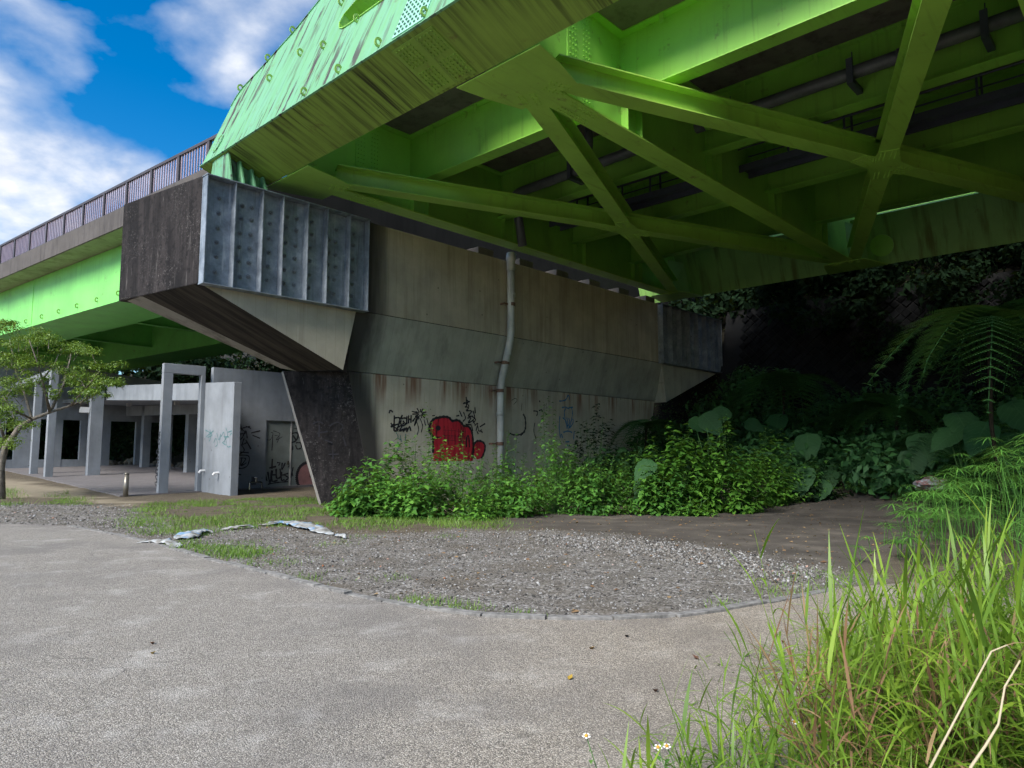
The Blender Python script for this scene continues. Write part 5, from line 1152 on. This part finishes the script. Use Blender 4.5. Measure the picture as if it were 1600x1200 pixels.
def elephant_ear(label, leaves, depth, base_x):
    g = CAMP + ray(base_x, 709) * (depth / ray(base_x, 709).y); g.z = tz(g.x, g.y)
    root = thing('elephant_ear_plant', g, label, 'plant', 'elephant ear plants under the bridge')
    for (x, y, size, ang) in leaves:
        dep = depth + rnd.uniform(-0.5, 0.4); d = ray(x, y); c = CAMP + d * (dep / d.y); c.z = max(c.z, g.z + 0.25)
        yaw = rnd.uniform(-0.5, 0.5) + ang; face = (CAMP - c).normalized()
        nrm = (face * rnd.uniform(0.7, 1.2) + Vector((0, 0, rnd.uniform(0.5, 0.9))) + Vector((rnd.uniform(-.25, .25), 0, 0))).normalized()
        dn = Vector((math.sin(yaw), 0.1, -math.cos(yaw))); yv = (dn - nrm * dn.dot(nrm)).normalized(); xv = yv.cross(nrm)
        M4 = basis(xv * size, yv * size, nrm * size, c); lf = inst('leaf', alo_me, M4, root)
        m = MB(); m.tube([g + Vector((rnd.uniform(-.06, .06), 0, -0.05)), (g + c) / 2 + Vector((0, 0.1, 0.25)), c - nrm * 0.01], [0.028, 0.022, 0.012], 6); m.build('leaf_stalk', M_stem, root, True)
elephant_ear('elephant ear plant with big ribbed leaves left of the lime thicket', [(1012, 728, 0.62, -0.4), (1008, 762, 0.70, 0.5), (1000, 780, 0.5, 0.9)], 18.6, 1010)
elephant_ear('elephant ear plant directly right of the lime thicket', [(1262, 688, 0.85, 0.3), (1240, 702, 0.75, -0.5), (1278, 722, 0.9, 0.1), (1300, 712, 0.8, -0.3)], 22.5, 1265)
elephant_ear('elephant ear plant in front of the thin fern trunk', [(1375, 705, 1.0, 0.2), (1335, 694, 0.8, -0.2), (1320, 730, 0.85, -0.6), (1345, 690, 0.8, 0.5)], 23.5, 1360)
elephant_ear('small low elephant ear plant at the back of the mud', [(1336, 748, 0.7, 0.0), (1388, 745, 0.5, 0.5), (1300, 756, 0.55, -0.5)], 21.5, 1335)
elephant_ear('elephant ear plant with the largest leaves at the right edge', [(1590, 640, 1.05, 0.1), (1536, 672, 0.85, -0.2), (1578, 690, 0.95, 0.2), (1625, 668, 1.0, 0.3)], 17.5, 1575)
elephant_ear('elephant ear plant below the middle tree fern', [(1215, 655, 0.8, 0.2), (1190, 672, 0.7, -0.3), (1172, 662, 0.6, 0.4)], 25.5, 1195)

elephant_ear('elephant ear plant between the thin fern trunk and the sedge', [(1440, 690, 0.9, 0.2), (1425, 715, 0.8, -0.4), (1470, 700, 0.85, 0.4), (1455, 730, 0.7, 0.0)], 20.0, 1448)
elephant_ear('elephant ear plant peering over the top of the lime thicket', [(1105, 655, 0.8, 0.1), (1130, 645, 0.7, -0.3), (1085, 660, 0.6, 0.4)], 23.0, 1110)
elephant_ear('elephant ear plant on the mud edge with leaves low to the ground', [(1255, 740, 0.75, 0.2), (1285, 760, 0.65, -0.3), (1230, 755, 0.55, 0.4)], 20.0, 1258)
elephant_ear('elephant ear plant just above the sedge at the right', [(1500, 655, 0.9, -0.2), (1520, 690, 0.8, 0.3), (1485, 680, 0.7, -0.5)], 18.5, 1505)
# ================================================================== TREE FERNS
def frond_mesh(L=2.0, n=20, seed=0):
    r = np.random.default_rng(seed); acc = Acc(); B0, D0, N0, LL = [], [], [], []
    path = []
    for i in range(n + 1):
        t = i / n; path.append(np.array((L * (t - 0.12 * t * t), 0.0, L * (0.75 * t - 1.6 * t * t))))
    for i in range(2, n + 1):
        t = i / n; p0 = path[i]; tg = unit(path[i] - path[i - 1]); ln = 0.36 * L * (math.sin(math.pi * min(1, 0.12 + 0.88 * t)) ** 0.8) * (1.0 if t < 0.95 else 0.6) + 0.03
        for sg in (-1, 1):
            pd = unit(np.array((0.38, sg * 1.0, -0.22)) + tg * 0.25 + r.normal(0, 0.04, 3)); nl = max(4, int(ln / 0.045))
            for j in range(nl):
                q = p0 + pd * ln * (j + 0.5) / nl + np.array((0, 0, -0.10 * ln * (j / nl) ** 2)); lw = 0.088 * (1.05 - 0.75 * j / nl) * L / 2 * 1.35
                for s2 in (-1, 1):
                    sd = unit(np.cross(pd, np.array((0, 0, 1.0)))) * s2; B0.append(q); D0.append(unit(sd + pd * 0.45)); N0.append((0, 0, 1.0)); LL.append(lw)
    V, F = leaf_batch(np.array(B0), np.array(D0), np.array(N0), np.array(LL), 0.55, 0.1, 0.1); acc.add(V, F)
    m = MB(); m.tube([Vector(q) for q in path], [0.018 * (1 - 0.8 * i / n) + 0.003 for i in range(n + 1)], 4)
    # tube quads -> tris
    Vt = np.array(m.v); Ft = []
    for f in m.f:
        for k in range(1, len(f) - 1): Ft.append((f[0], f[k], f[k + 1]))
    acc.add(Vt, np.array(Ft)); Va, Fa, _ = acc.arr(); return fast_mesh('frond', Va, Fa, M_leaf_fern)
FR = [frond_mesh(2.0, 20, k) for k in range(3)]
def tree_fern(label, x, y, depth, n, size, trunk=True, az0=0.0, arc=6.283, up=0.25):
    d = ray(x, y); c = CAMP + d * (depth / d.y); gz_ = tz(c.x, c.y)
    root = thing('tree_fern', (c.x, c.y, gz_), label, 'fern', 'tree ferns on the bank')
    m = MB(); m.tube([Vector((c.x + 0.1, c.y, gz_ - 0.2)), Vector((c.x - 0.05, c.y + 0.05, (gz_ + c.z) / 2)), c], [0.05, 0.04, 0.05], 9); m.build('trunk', M_bark_dark, root, True)
    for k in range(n):
        a = az0 + arc * (k + rnd.uniform(-.25, .25)) / n; e = up + rnd.uniform(-0.25, 0.3); s = size * rnd.uniform(0.8, 1.15)
        M4 = Matrix.Translation(c) @ Matrix.Rotation(a, 4, 'Z') @ Matrix.Rotation(-e, 4, 'Y') @ Matrix.Rotation(rnd.uniform(-.25, .25), 4, 'X') @ Matrix.Diagonal((s, s, s, 1)); inst('frond', FR[k % 3], M4, root)
tree_fern('large tree fern spreading at the right edge under the bridge', 1545, 510, 15.0, 15, 1.0, up=0.1)
tree_fern('tree fern behind the right-edge fern, highest on the bank', 1610, 500, 17, 13, 1.15, up=0.1)
tree_fern('drooping tree fern in the middle of the dark bank', 1225, 605, 26, 12, 1.15)
tree_fern('small fern with a thin speckled trunk beside the heart-shaped leaves', 1402, 652, 22.0, 11, 0.72)
tree_fern('low fern behind the heart-shaped leaves', 1315, 668, 25.5, 10, 0.85)
tree_fern('broad fern in the gap above the heart-shaped leaves', 1355, 640, 24.0, 12, 0.95)
tree_fern('low fern right of the thin speckled trunk', 1455, 690, 20.5, 10, 0.70)
tree_fern('shadowed fern at the far end of the pier wall', 1010, 668, 28, 10, 0.8)

# ================================================================== UMBRELLA SEDGE
r8 = np.random.default_rng(8); A = Acc(); C_ = MB()
sed = pxy([(1335, 893), (1400, 880), (1480, 905), (1620, 925), (1800, 925), (1800, 790), (1600, 778), (1470, 790), (1420, 840)])
sp_ = scatter(sed, 900, 41, 0.2)
for x, y in sp_:
    dist = math.hypot(x, y); q = on_z(1400, 880, 0); gz_ = tz(x, y); edge = min(1.0, 0.25 + 0.16 * max(0, (x - 0.52 * y) - 0.0)) 
    h = (0.45 + 1.25 * min(1.0, max(0.0, (x / y - 0.50) / 0.22))) * r8.uniform(0.3, 1.08); h = max(0.22, min(h, 1.75))
    ln = r8.normal(0, 0.16, 2) * h; base = Vector((x, y, gz_)); top = Vector((x + ln[0], y + ln[1], gz_ + h)); C_.tube([base, (base + top) / 2 + Vector((ln[0] * -.1, 0, 0)), top], [0.006, 0.005, 0.004], 3, 0, False)
    nl = int(r8.integers(13, 20)); a = np.arange(nl) * 2 * math.pi / nl + r8.uniform(0, 6); L = r8.uniform(0.24, 0.42) * (0.7 + 0.3 * min(1, h)); el = r8.uniform(0.05, 0.5, nl)
    d0 = np.stack([np.cos(a) * np.cos(el), np.sin(a) * np.cos(el), np.sin(el)], -1)
    A.add(*blade_batch(np.repeat([tuple(top)], nl, 0), d0, np.full(nl, L) * r8.uniform(0.8, 1.15, nl), 0.019, np.full(nl, r8.uniform(0.5, 1.1)), 3, r8))
Vt, Ft = np.array(C_.v), np.array(C_.f); A.add(Vt, Ft)
A.obj('umbrella_sedge', M_leaf_sedge, label='thicket of umbrella sedge with radiating leaves at the right edge', cat='sedge', kind='stuff')

# ================================================================== TURF
r9 = np.random.default_rng(9); A = Acc()
def blades3(P, h, wd, r, lean=0.45):
    n = len(P); a = r.uniform(0, 6.283, n); s = np.stack([np.cos(a), np.sin(a), np.zeros(n)], -1) * (wd * r.uniform(0.6, 1.3, n))[:, None]
    t = np.stack([r.normal(0, lean, n), r.normal(0, lean, n), np.ones(n)], -1) * (h * r.uniform(0.4, 1.25, n))[:, None]
    V = np.stack([P - s, P + s, P + t], 1); return V.reshape(-1, 3), (np.arange(n * 3)).reshape(-1, 3)
for k, (poly, n, h) in enumerate(((TURF[0], 26000, 0.085), (TURF[1], 1600, 0.14), (TURF[2], 2600, 0.15), (TURF[3], 2200, 0.07))):
    q = scatter(poly, n, 50 + k, 0.22); den = vnoise(q[:, 0], q[:, 1], 0.9, 9) * 0.6 + vnoise(q[:, 0], q[:, 1], 2.6, 10) * 0.4
    q = q[(den > 0.40 + 0.10 * r9.random(len(q))) & ~inside(PAVE, q[:, 0], q[:, 1])]; hh = h * (0.6 + 1.0 * vnoise(q[:, 0], q[:, 1], 1.3, 12))
    A.add(*blades3(np.stack([q[:, 0], q[:, 1], terrain(q[:, 0], q[:, 1]) - 0.01], -1), hh, 0.0075, r9))
ed = []      # tufts along the kerb and in the gravel
for x, y, n, rad in ((690, 945, 160, 0.16), (735, 955, 90, 0.12), (650, 938, 100, 0.12), (470, 905, 140, 0.2), (420, 880, 200, 0.3), (360, 868, 200, 0.3), (1135, 948, 60, 0.1), (1260, 925, 150, 0.25), (1225, 930, 70, 0.15), (610, 905, 60, 0.12), (700, 838, 60, 0.15), (560, 838, 80, 0.2), (380, 850, 100, 0.2), (820, 962, 60, 0.1), (1310, 905, 300, 0.4), (520, 850, 80, 0.2), (290, 862, 160, 0.25), (640, 820, 200, 0.5), (780, 822, 200, 0.5)):
    g = on_z(x, y, 0); q = np.array([g.x, g.y]) + r9.normal(0, rad, (n, 2)); q = q[~inside(PAVE, q[:, 0], q[:, 1])]; ed.append(q)
q = np.concatenate(ed); A.add(*blades3(np.stack([q[:, 0], q[:, 1], terrain(q[:, 0], q[:, 1]) - 0.005], -1), np.full(len(q), 0.07), 0.005, r9))
A.obj('short_grass', M_turf, label='patchy short grass between the gravel and the pier', cat='grass', kind='stuff')

# ================================================================== TALL GRASS in the foreground
r6 = np.random.default_rng(6); A = Acc(); CU = []
def culm(x, y, h, lean, nl, leafL, leafW, mi=0, bendy=1.0):
    z0 = 0.0; path = []; d = np.array((lean[0], lean[1], 1.0)); d /= np.linalg.norm(d); p = np.array((x, y, z0)); dd = d.copy(); seg = 6
    for k in range(seg + 1):
        path.append(p.copy()); dd = unit(dd + np.array((lean[0], lean[1], 0)) * 0.10 * bendy); p = p + dd * h / seg
    path = np.array(path); rad = 0.0034
    m = MB(); m.tube([Vector(q) for q in path], [rad * (1 - 0.6 * k / seg) for k in range(seg + 1)], 3, 0, False); A.add(np.array(m.v), np.array(m.f), mi)
    ph = r6.uniform(0, 6.28); B0 = []; D0 = []; LL = []; WW = []; BB = []
    for j in range(nl):
        t = 0.18 + 0.80 * (j + r6.uniform(-.2, .2)) / nl; i = min(seg - 1, int(t * seg)); f = t * seg - i; b0 = path[i] * (1 - f) + path[i + 1] * f
        a = ph + math.pi * j + r6.normal(0, 0.5); el = r6.uniform(0.7, 1.2) if j < nl - 1 else r6.uniform(1.15, 1.45)
        B0.append(b0); D0.append((math.cos(a) * math.cos(el), math.sin(a) * math.cos(el), math.sin(el))); LL.append(leafL * r6.uniform(0.6, 1.2)); WW.append(leafW * r6.uniform(0.7, 1.2)); BB.append(r6.uniform(0.5, 1.9) if j < nl - 1 else r6.uniform(0.1, 0.6))
    V, F = blade_batch(np.array(B0), np.array(D0), np.array(LL), np.array(WW), np.array(BB), 6, r6); A.add(V, F, mi)
def gpos(xp, dist): # place on the ground below column xp at that distance
    d = ray(xp, 709); return d.x / d.y * dist, dist
for k in range(320):
    xp = 1270 + 400 * r6.random() ** 0.8; dist = r6.uniform(2.9, 5.6); x, y = gpos(xp, dist)
    topy = 1010 - 150 * min(1, max(0, (xp - 1260) / 200.0)) + r6.normal(0, 45); h = min(1.05, max(0.35, 1.5 - (topy - 709) / FPX * dist)) * r6.uniform(0.6, 1.0)
    culm(x, y, h, r6.normal(0, 0.22, 2), int(r6.integers(5, 8)), 0.44, 0.018)
for xp, dist, h, lx in ((1150, 3.3, 0.62, -0.30), (1090, 3.0, 0.42, -0.18), (1180, 3.4, 0.55, -0.05), (1120, 3.2, 0.45, 0.12), (1205, 3.6, 0.75, -0.25), (1215, 3.5, 0.6, 0.05), (1080, 2.9, 0.40, -0.55), (1240, 3.7, 0.95, -0.2), (1228, 3.9, 1.1, -0.12), (1250, 3.8, 1.0, 0.1), (1275, 3.6, 0.9, -0.15), (1170, 3.1, 0.45, 0.25), (1130, 3.05, 0.35, 0.1), (1010, 2.85, 0.22, -0.4), (1255, 3.3, 0.8, -0.4)):
    x, y = gpos(xp, dist); culm(x, y, h, (lx, r6.normal(0, 0.1)), int(r6.integers(4, 7)), 0.30, 0.016)
for k in range(50):      # thinner plants spreading left along the edge of the paving
    xp = r6.uniform(985, 1290); dist = r6.uniform(2.75, 3.7); x, y = gpos(xp, dist); topy = 1150 - 130 * max(0, (xp - 1000) / 280) + r6.normal(0, 40); h = max(0.14, 1.5 - (topy - 709) / FPX * dist) * r6.uniform(0.6, 1.0)
    culm(x, y, h, r6.normal(-0.05, 0.28, 2), int(r6.integers(4, 7)), 0.24, 0.012)
q = []       # short understorey blades
for k in range(5200):
    xp = 1060 + 640 * r6.random() ** 0.7; dist = r6.uniform(2.7, 5.4); q.append((*gpos(xp, dist), xp))
q = np.array(q); keep = r6.random(len(q)) < np.clip((q[:, 2] - 1040) / 330, 0.12, 1); q = q[keep]; n = len(q); a = r6.uniform(0, 6.28, n); el = r6.uniform(0.7, 1.5, n)
V, F = blade_batch(np.stack([q[:, 0], q[:, 1], np.zeros(n)], -1), np.stack([np.cos(a) * np.cos(el), np.sin(a) * np.cos(el), np.sin(el)], -1), r6.uniform(0.12, 0.5, n) * np.clip((q[:, 2] - 980) / 350, 0.4, 1), 0.011, r6.uniform(0.2, 1.6, n), 5, r6); A.add(V, F, 0)
for k in range(120):      # brown dead stems and hanging leaves
    xp = r6.choice([1265, 1300, 1335, 1390, 1440, 1475, 1500, 1560]) + r6.normal(0, 16); dist = r6.uniform(3.0, 4.4); x, y = gpos(xp, dist)
    topy = 1000 + r6.normal(0, 60) - (60 if xp < 1290 else 0); h = max(0.3, 1.5 - (topy - 709) / FPX * dist) * r6.uniform(0.7, 1.0); culm(x, y, h, (r6.normal(-0.1, 0.25), r6.normal(0, 0.15)), int(r6.integers(3, 6)), 0.34, 0.014, 1, 1.6)
V, F, M_ = A.arr()
tg = fast_obj('tall_grass', V, F, [M_grass, M_dry], mats_idx=M_, label='tall green grass with brown dead stems in the right foreground', cat='grass', kind='stuff')

# pale bent dry stalks
def stalk(pts, rad, label, depth):
    P = []
    for x, y, dz in pts: d = ray(x, y); P.append(CAMP + d * ((depth + dz) / d.y))
    b0 = P[0].copy(); b0.z = 0.0
    root = thing('dry_stalk', b0, label, 'stalk'); m = MB(); m.tube([b0] + P, [rad * 1.1, rad * 1.1] + [rad * (1 - 0.5 * k / len(P)) for k in range(1, len(P))], 7); m.build('stem', M_straw, root, True)
    e = P[-2]; bl = Acc(); bl.add(*blade_batch(np.array([tuple(e)] * 3), np.array([(0.6, 0.1, 0.3), (0.5, -0.2, -0.4), (-0.3, 0.2, -0.3)]), np.array([0.18, 0.14, 0.1]), 0.012, np.array([1.2, 0.8, 1.0]), 5, r6)); bl.obj('dead_leaf', M_dry, root)
stalk([(1453, 1200, 0), (1500, 1110, .05), (1549, 1018, .1), (1573, 1008, .1), (1592, 1028, .1)], 0.0042, 'long pale dry stalk bent over at the lower right, left of the other', 2.55)
stalk([(1517, 1198, 0), (1540, 1165, .03), (1560, 1132, .05), (1570, 1073, .1), (1594, 1032, .1)], 0.0050, 'thicker pale dry stalk at the lower right corner', 2.45)
# white-petalled wild flowers
def flower(x, y, depth, label, n=5):
    d = ray(x, y); c = CAMP + d * (depth / d.y); g = Vector((c.x + 0.06, c.y + 0.02, 0.03)); root = thing('wild_flower', g, label, 'flower', 'white wild flowers by the tall grass')
    m = MB(); m.tube([g, (g + c) / 2 + Vector((0.02, 0, 0)), c], 0.0022, 5); m.build('stem', M_stem, root, True)
    up = (Vector((0, 0, 1)) + (CAMP - c).normalized() * 0.4).normalized(); a0 = up.orthogonal().normalized(); b0 = up.cross(a0)
    for k in range(n):
        t = 2 * math.pi * k / n; dr_ = a0 * math.cos(t) + b0 * math.sin(t); sd = up.cross(dr_); m = MB()
        m.add([c + dr_ * 0.004, c + dr_ * 0.012 + sd * 0.006, c + dr_ * 0.016 + sd * 0.005 + up * .002, c + dr_ * 0.018, c + dr_ * 0.016 - sd * 0.005 + up * .002, c + dr_ * 0.012 - sd * 0.006], [(0, 1, 2, 3, 4, 5)]); m.build('petal', M_petal, root)
    m = MB(); m.tube([c - up * 0.004, c + up * 0.004, c + up * 0.009], [0.007, 0.008, 0.003], 8); m.build('flower_centre', M_yolk, root, True)
    B0 = np.array([tuple(g.lerp(c, t)) for t in np.linspace(0.15, 0.8, 7)]); D0 = rand_dirs(7, r6) * np.array([1, 1, .3]); V, F = leaf_batch(B0, D0, np.repeat([(0, 0, 1.0)], 7, 0), np.full(7, 0.05), 0.4); fast_obj('leaf', V, F, M_leaf_shrub, root, kind='stuff')
flower(916, 1150, 3.05, 'leftmost white wild flower with orange centre at the bottom edge')
flower(1028, 1168, 3.0, 'white wild flower standing second from the left')
flower(1042, 1166, 3.08, 'white wild flower close beside the second one, slightly right')
flower(1242, 1128, 3.2, 'white wild flower half hidden among the grass stems')

# ================================================================== TREE at the left
r4 = np.random.default_rng(4)
TD = 24.0
def at(x, y, dz=0.0): d = ray(x, y); return CAMP + d * ((TD + dz) / d.y)
tb = at(4, 775); tb.z = tz(tb.x, tb.y)
tree = thing('park_tree', tb, 'small tree with layered olive-green foliage at the left edge', 'tree')
m = MB(); t1 = at(14, 690); t2 = at(30, 668)
m.tube([tb - Vector((0, 0, 0.2)), at(2, 730), at(8, 700), t2, at(50, 655, .2), at(78, 644, .3), at(110, 634, .4), at(140, 622, .5), at(165, 606, .6)], [0.12, 0.105, 0.10, 0.085, 0.065, 0.05, 0.036, 0.025, 0.015], 9)
for br in ([(10, 695, 0), (-5, 650, -.3), (-30, 600, -.6), (-60, 560, -1)], [(8, 700, 0), (-30, 680, .5), (-80, 650, 1.0), (-130, 620, 1.2)], [(50, 655, .2), (40, 620, .8), (25, 580, 1.2), (15, 530, 1.2)], [(78, 644, .3), (70, 610, -.3), (60, 570, -.8), (45, 530, -1.0)], [(78, 644, .3), (100, 600, .8), (110, 560, 1.1), (112, 540, 1.2)], [(110, 634, .4), (140, 600, -.2), (155, 580, -.4)], [(50, 655, .2), (20, 640, -.8), (5, 620, -1.2)], [(60, 600, .9), (85, 570, 1.5), (95, 545, 1.6)]):
    m.tube([at(*q) for q in br], [0.055, 0.04, 0.028, 0.015][:len(br)] if len(br) == 4 else [0.04, 0.025, 0.012], 6)
m.build('trunk', M_bark, tree, True)
A = Acc(); tw = MB()
pads = [(12, 508, 34, 12), (30, 535, 50, 14), (60, 528, 40, 12), (95, 537, 42, 13), (118, 545, 30, 9), (20, 565, 48, 15), (75, 565, 62, 13), (45, 590, 55, 13), (148, 572, 36, 11), (170, 597, 30, 7), (130, 590, 44, 10), (95, 605, 52, 10), (30, 612, 45, 12), (5, 640, 30, 11), (28, 662, 34, 11), (-20, 560, 50, 20), (-60, 540, 60, 22), (-70, 590, 60, 20), (-40, 510, 50, 16), (-110, 610, 60, 18), (2, 690, 20, 9), (150, 612, 30, 6), (-20, 625, 40, 14)]
for x, y, wpx, hpx in pads:
    for j in range(9):
        c = at(x + r4.normal(0, wpx * 0.42), y + r4.normal(0, hpx * 0.5), r4.normal(0, 0.9)); rd = r4.uniform(0.16, 0.34)
        blob_leaves(A, tuple(c), (rd * 1.35, rd * 1.35, rd * 0.55), 125, 0.085, r4, 0.9, 0.2, 0.42)
        if j % 3 == 0: tw.tube([c - Vector((0, 0, 0.05)), c + Vector((r4.normal(0, .15), r4.normal(0, .15), -0.35))], [0.006, 0.012], 4, 0, False)
A.obj('crown', M_leaf_tree, tree)
tw.build('twigs', M_bark, tree, kind='stuff')

# ================================================================== LITTER
def tarp_mat(k=0.62):
    m_, nt, bs = mat('white_blue_tarpaulin', 0.5, 0.4); n = noise(nt, pos(nt), 2.1, 3, 0.5)
    c = ramp(nt, n, [(0.50, (0.42, 0.44, 0.45)), (0.56, (0.12, 0.27, 0.46)), (0.62, (0.40, 0.43, 0.46))]); c = mixc(nt, ramp(nt, noise(nt, pos(nt), 7, 5), [(0.42, 0.0), (0.62, 0.85)]), c, (0.16, 0.14, 0.11)); setc(nt, bs, c); return m_
M_tarp = tarp_mat()
def tarp(pts, label, wd=0.32, seed=0, hgt=0.09):
    P = [on_z(x, y, 0) for x, y in pts]; S = []
    for a, b_ in zip(P, P[1:]):
        n = max(2, int((b_ - a).length / 0.07))
        for k in range(n): S.append(a.lerp(b_, k / n))
    S.append(P[-1]); nc = 9; r = np.random.default_rng(seed); V = []; n = len(S)
    for i, q in enumerate(S):
        d = (S[min(i + 1, n - 1)] - S[max(i - 1, 0)]).normalized(); sd = Vector((-d.y, d.x, 0)); e = math.sin(math.pi * min(1, max(0.02, i / (n - 1)))) ** 0.35
        ww = wd * e * (0.7 + 0.7 * float(vnoise(np.array([i * 0.25]), np.array([seed * 3.1]), 1.0, seed)[0]))
        for k in range(nc):
            t = k / (nc - 1) - 0.5; x, y = (q + sd * ww * 2 * t)[:2]; z = tz(x, y) + 0.012 + hgt * e * (1.05 - (2 * t) ** 2) * 0.8 * float(vnoise(np.array([x]), np.array([y]), 7.0, seed + 1)[0]) + 0.07 * e * float(vnoise(np.array([x]), np.array([y]), 13.0, seed + 2)[0])
            V.append((x, y, z))
    F = [(i * nc + k, i * nc + k + 1, (i + 1) * nc + k + 1, (i + 1) * nc + k) for i in range(n - 1) for k in range(nc - 1)]
    o = fast_obj('tarpaulin', np.array(V), np.array(F), M_tarp, None, False, label=label, cat='tarpaulin', group='crumpled tarpaulin scraps on the gravel')
    sm = o.modifiers.new('thickness', 'SOLIDIFY'); sm.thickness = 0.004
tarp([(214, 851), (240, 850), (262, 853), (280, 857)], 'crumpled white tarpaulin strip right at the kerb', 0.13, 1, 0.03)
tarp([(284, 846), (300, 838), (318, 833), (332, 834)], 'bunched white and blue tarpaulin scrap second from the kerb', 0.20, 2, 0.06)
tarp([(345, 830), (372, 828), (400, 826)], 'thin flattened tarpaulin scrap lying in the grass', 0.09, 3, 0.04)
tarp([(410, 823), (435, 818), (455, 819), (480, 826), (512, 834), (520, 836)], 'longest white and blue tarpaulin piece on the gravel', 0.20, 4, 0.05)
tarp([(524, 838), (540, 841)], 'rightmost tiny white tarpaulin scrap on the gravel', 0.08, 5, 0.04)
# rubbish by the sedge
c = on_plane(1455, 760, W(0, 4.2, 0), B_)
d = ray(1455, 757); c = CAMP + d * (17.5 / d.y); c.z = max(c.z, tz(c.x, c.y) + 0.1)
V = octv.copy(); bm = bmesh.new(); bmesh.ops.create_icosphere(bm, subdivisions=3, radius=0.3)
for v in bm.verts: 
    k = 0.65 + 0.6 * float(vnoise(np.array([v.co.x + 3]), np.array([v.co.y + v.co.z * 2]), 6, 3)[0]); v.co = Vector((v.co.x * 1.4 * k, v.co.y * k, v.co.z * 0.6 * k))
me = bpy.data.meshes.new('rubbish_bag'); bm.to_mesh(me); bm.free(); 
mm, nt, bs = mat('crumpled_plastic', 0.4); setc(nt, bs, ramp(nt, noise(nt, pos(nt), 5, 3), [(0.5, (0.28, 0.28, 0.28)), (0.58, (0.20, 0.06, 0.05)), (0.66, (0.25, 0.25, 0.25))])); me.materials.append(mm)
o = inst('rubbish_bag', me, Matrix.Translation(c)); tag(o, 'crumpled white and red plastic rubbish beside the sedge', 'rubbish')
# fallen leaves on the paving
fl = [((235, 1020), (0.30, 0.22, 0.05), 'small yellow leaf far left on the paving'), ((920, 1012), (0.30, 0.20, 0.08), 'tan fallen leaf on the paving below the kerb'), ((888, 1062), (0.33, 0.22, 0.03), 'curled yellow-brown leaf in the middle of the paving'), ((1023, 1077), (0.10, 0.04, 0.02), 'dark brown curled leaf left of the tall grass'), ((1092, 1030), (0.11, 0.05, 0.03), 'small dark red-brown leaf near the thin grass stems'), ((978, 993), (0.05, 0.04, 0.035), 'tiny blackish leaf just inside the kerb'), ((1224, 1002), (0.35, 0.10, 0.06), 'reddish fallen leaf beside the tall grass'), ((238, 1004), (0.18, 0.06, 0.03), 'red-brown leaf speck on the left of the paving')]
for i, ((x, y), colr, lab) in enumerate(fl):
    g = on_z(x, y, 0.035); a = rnd.uniform(0, 6.28); V, F = leaf_batch(np.array([tuple(g)]), np.array([(math.cos(a), math.sin(a), 0.12)]), np.array([(0, 0, 1.0)]), np.array([0.065]), 0.6, 0.5, -0.2)
    fast_obj('fallen_leaf', V, F, flat_mat('fallen_leaf_brown', colr, 0.7), label=lab, cat='leaf', group='fallen leaves on the paving')
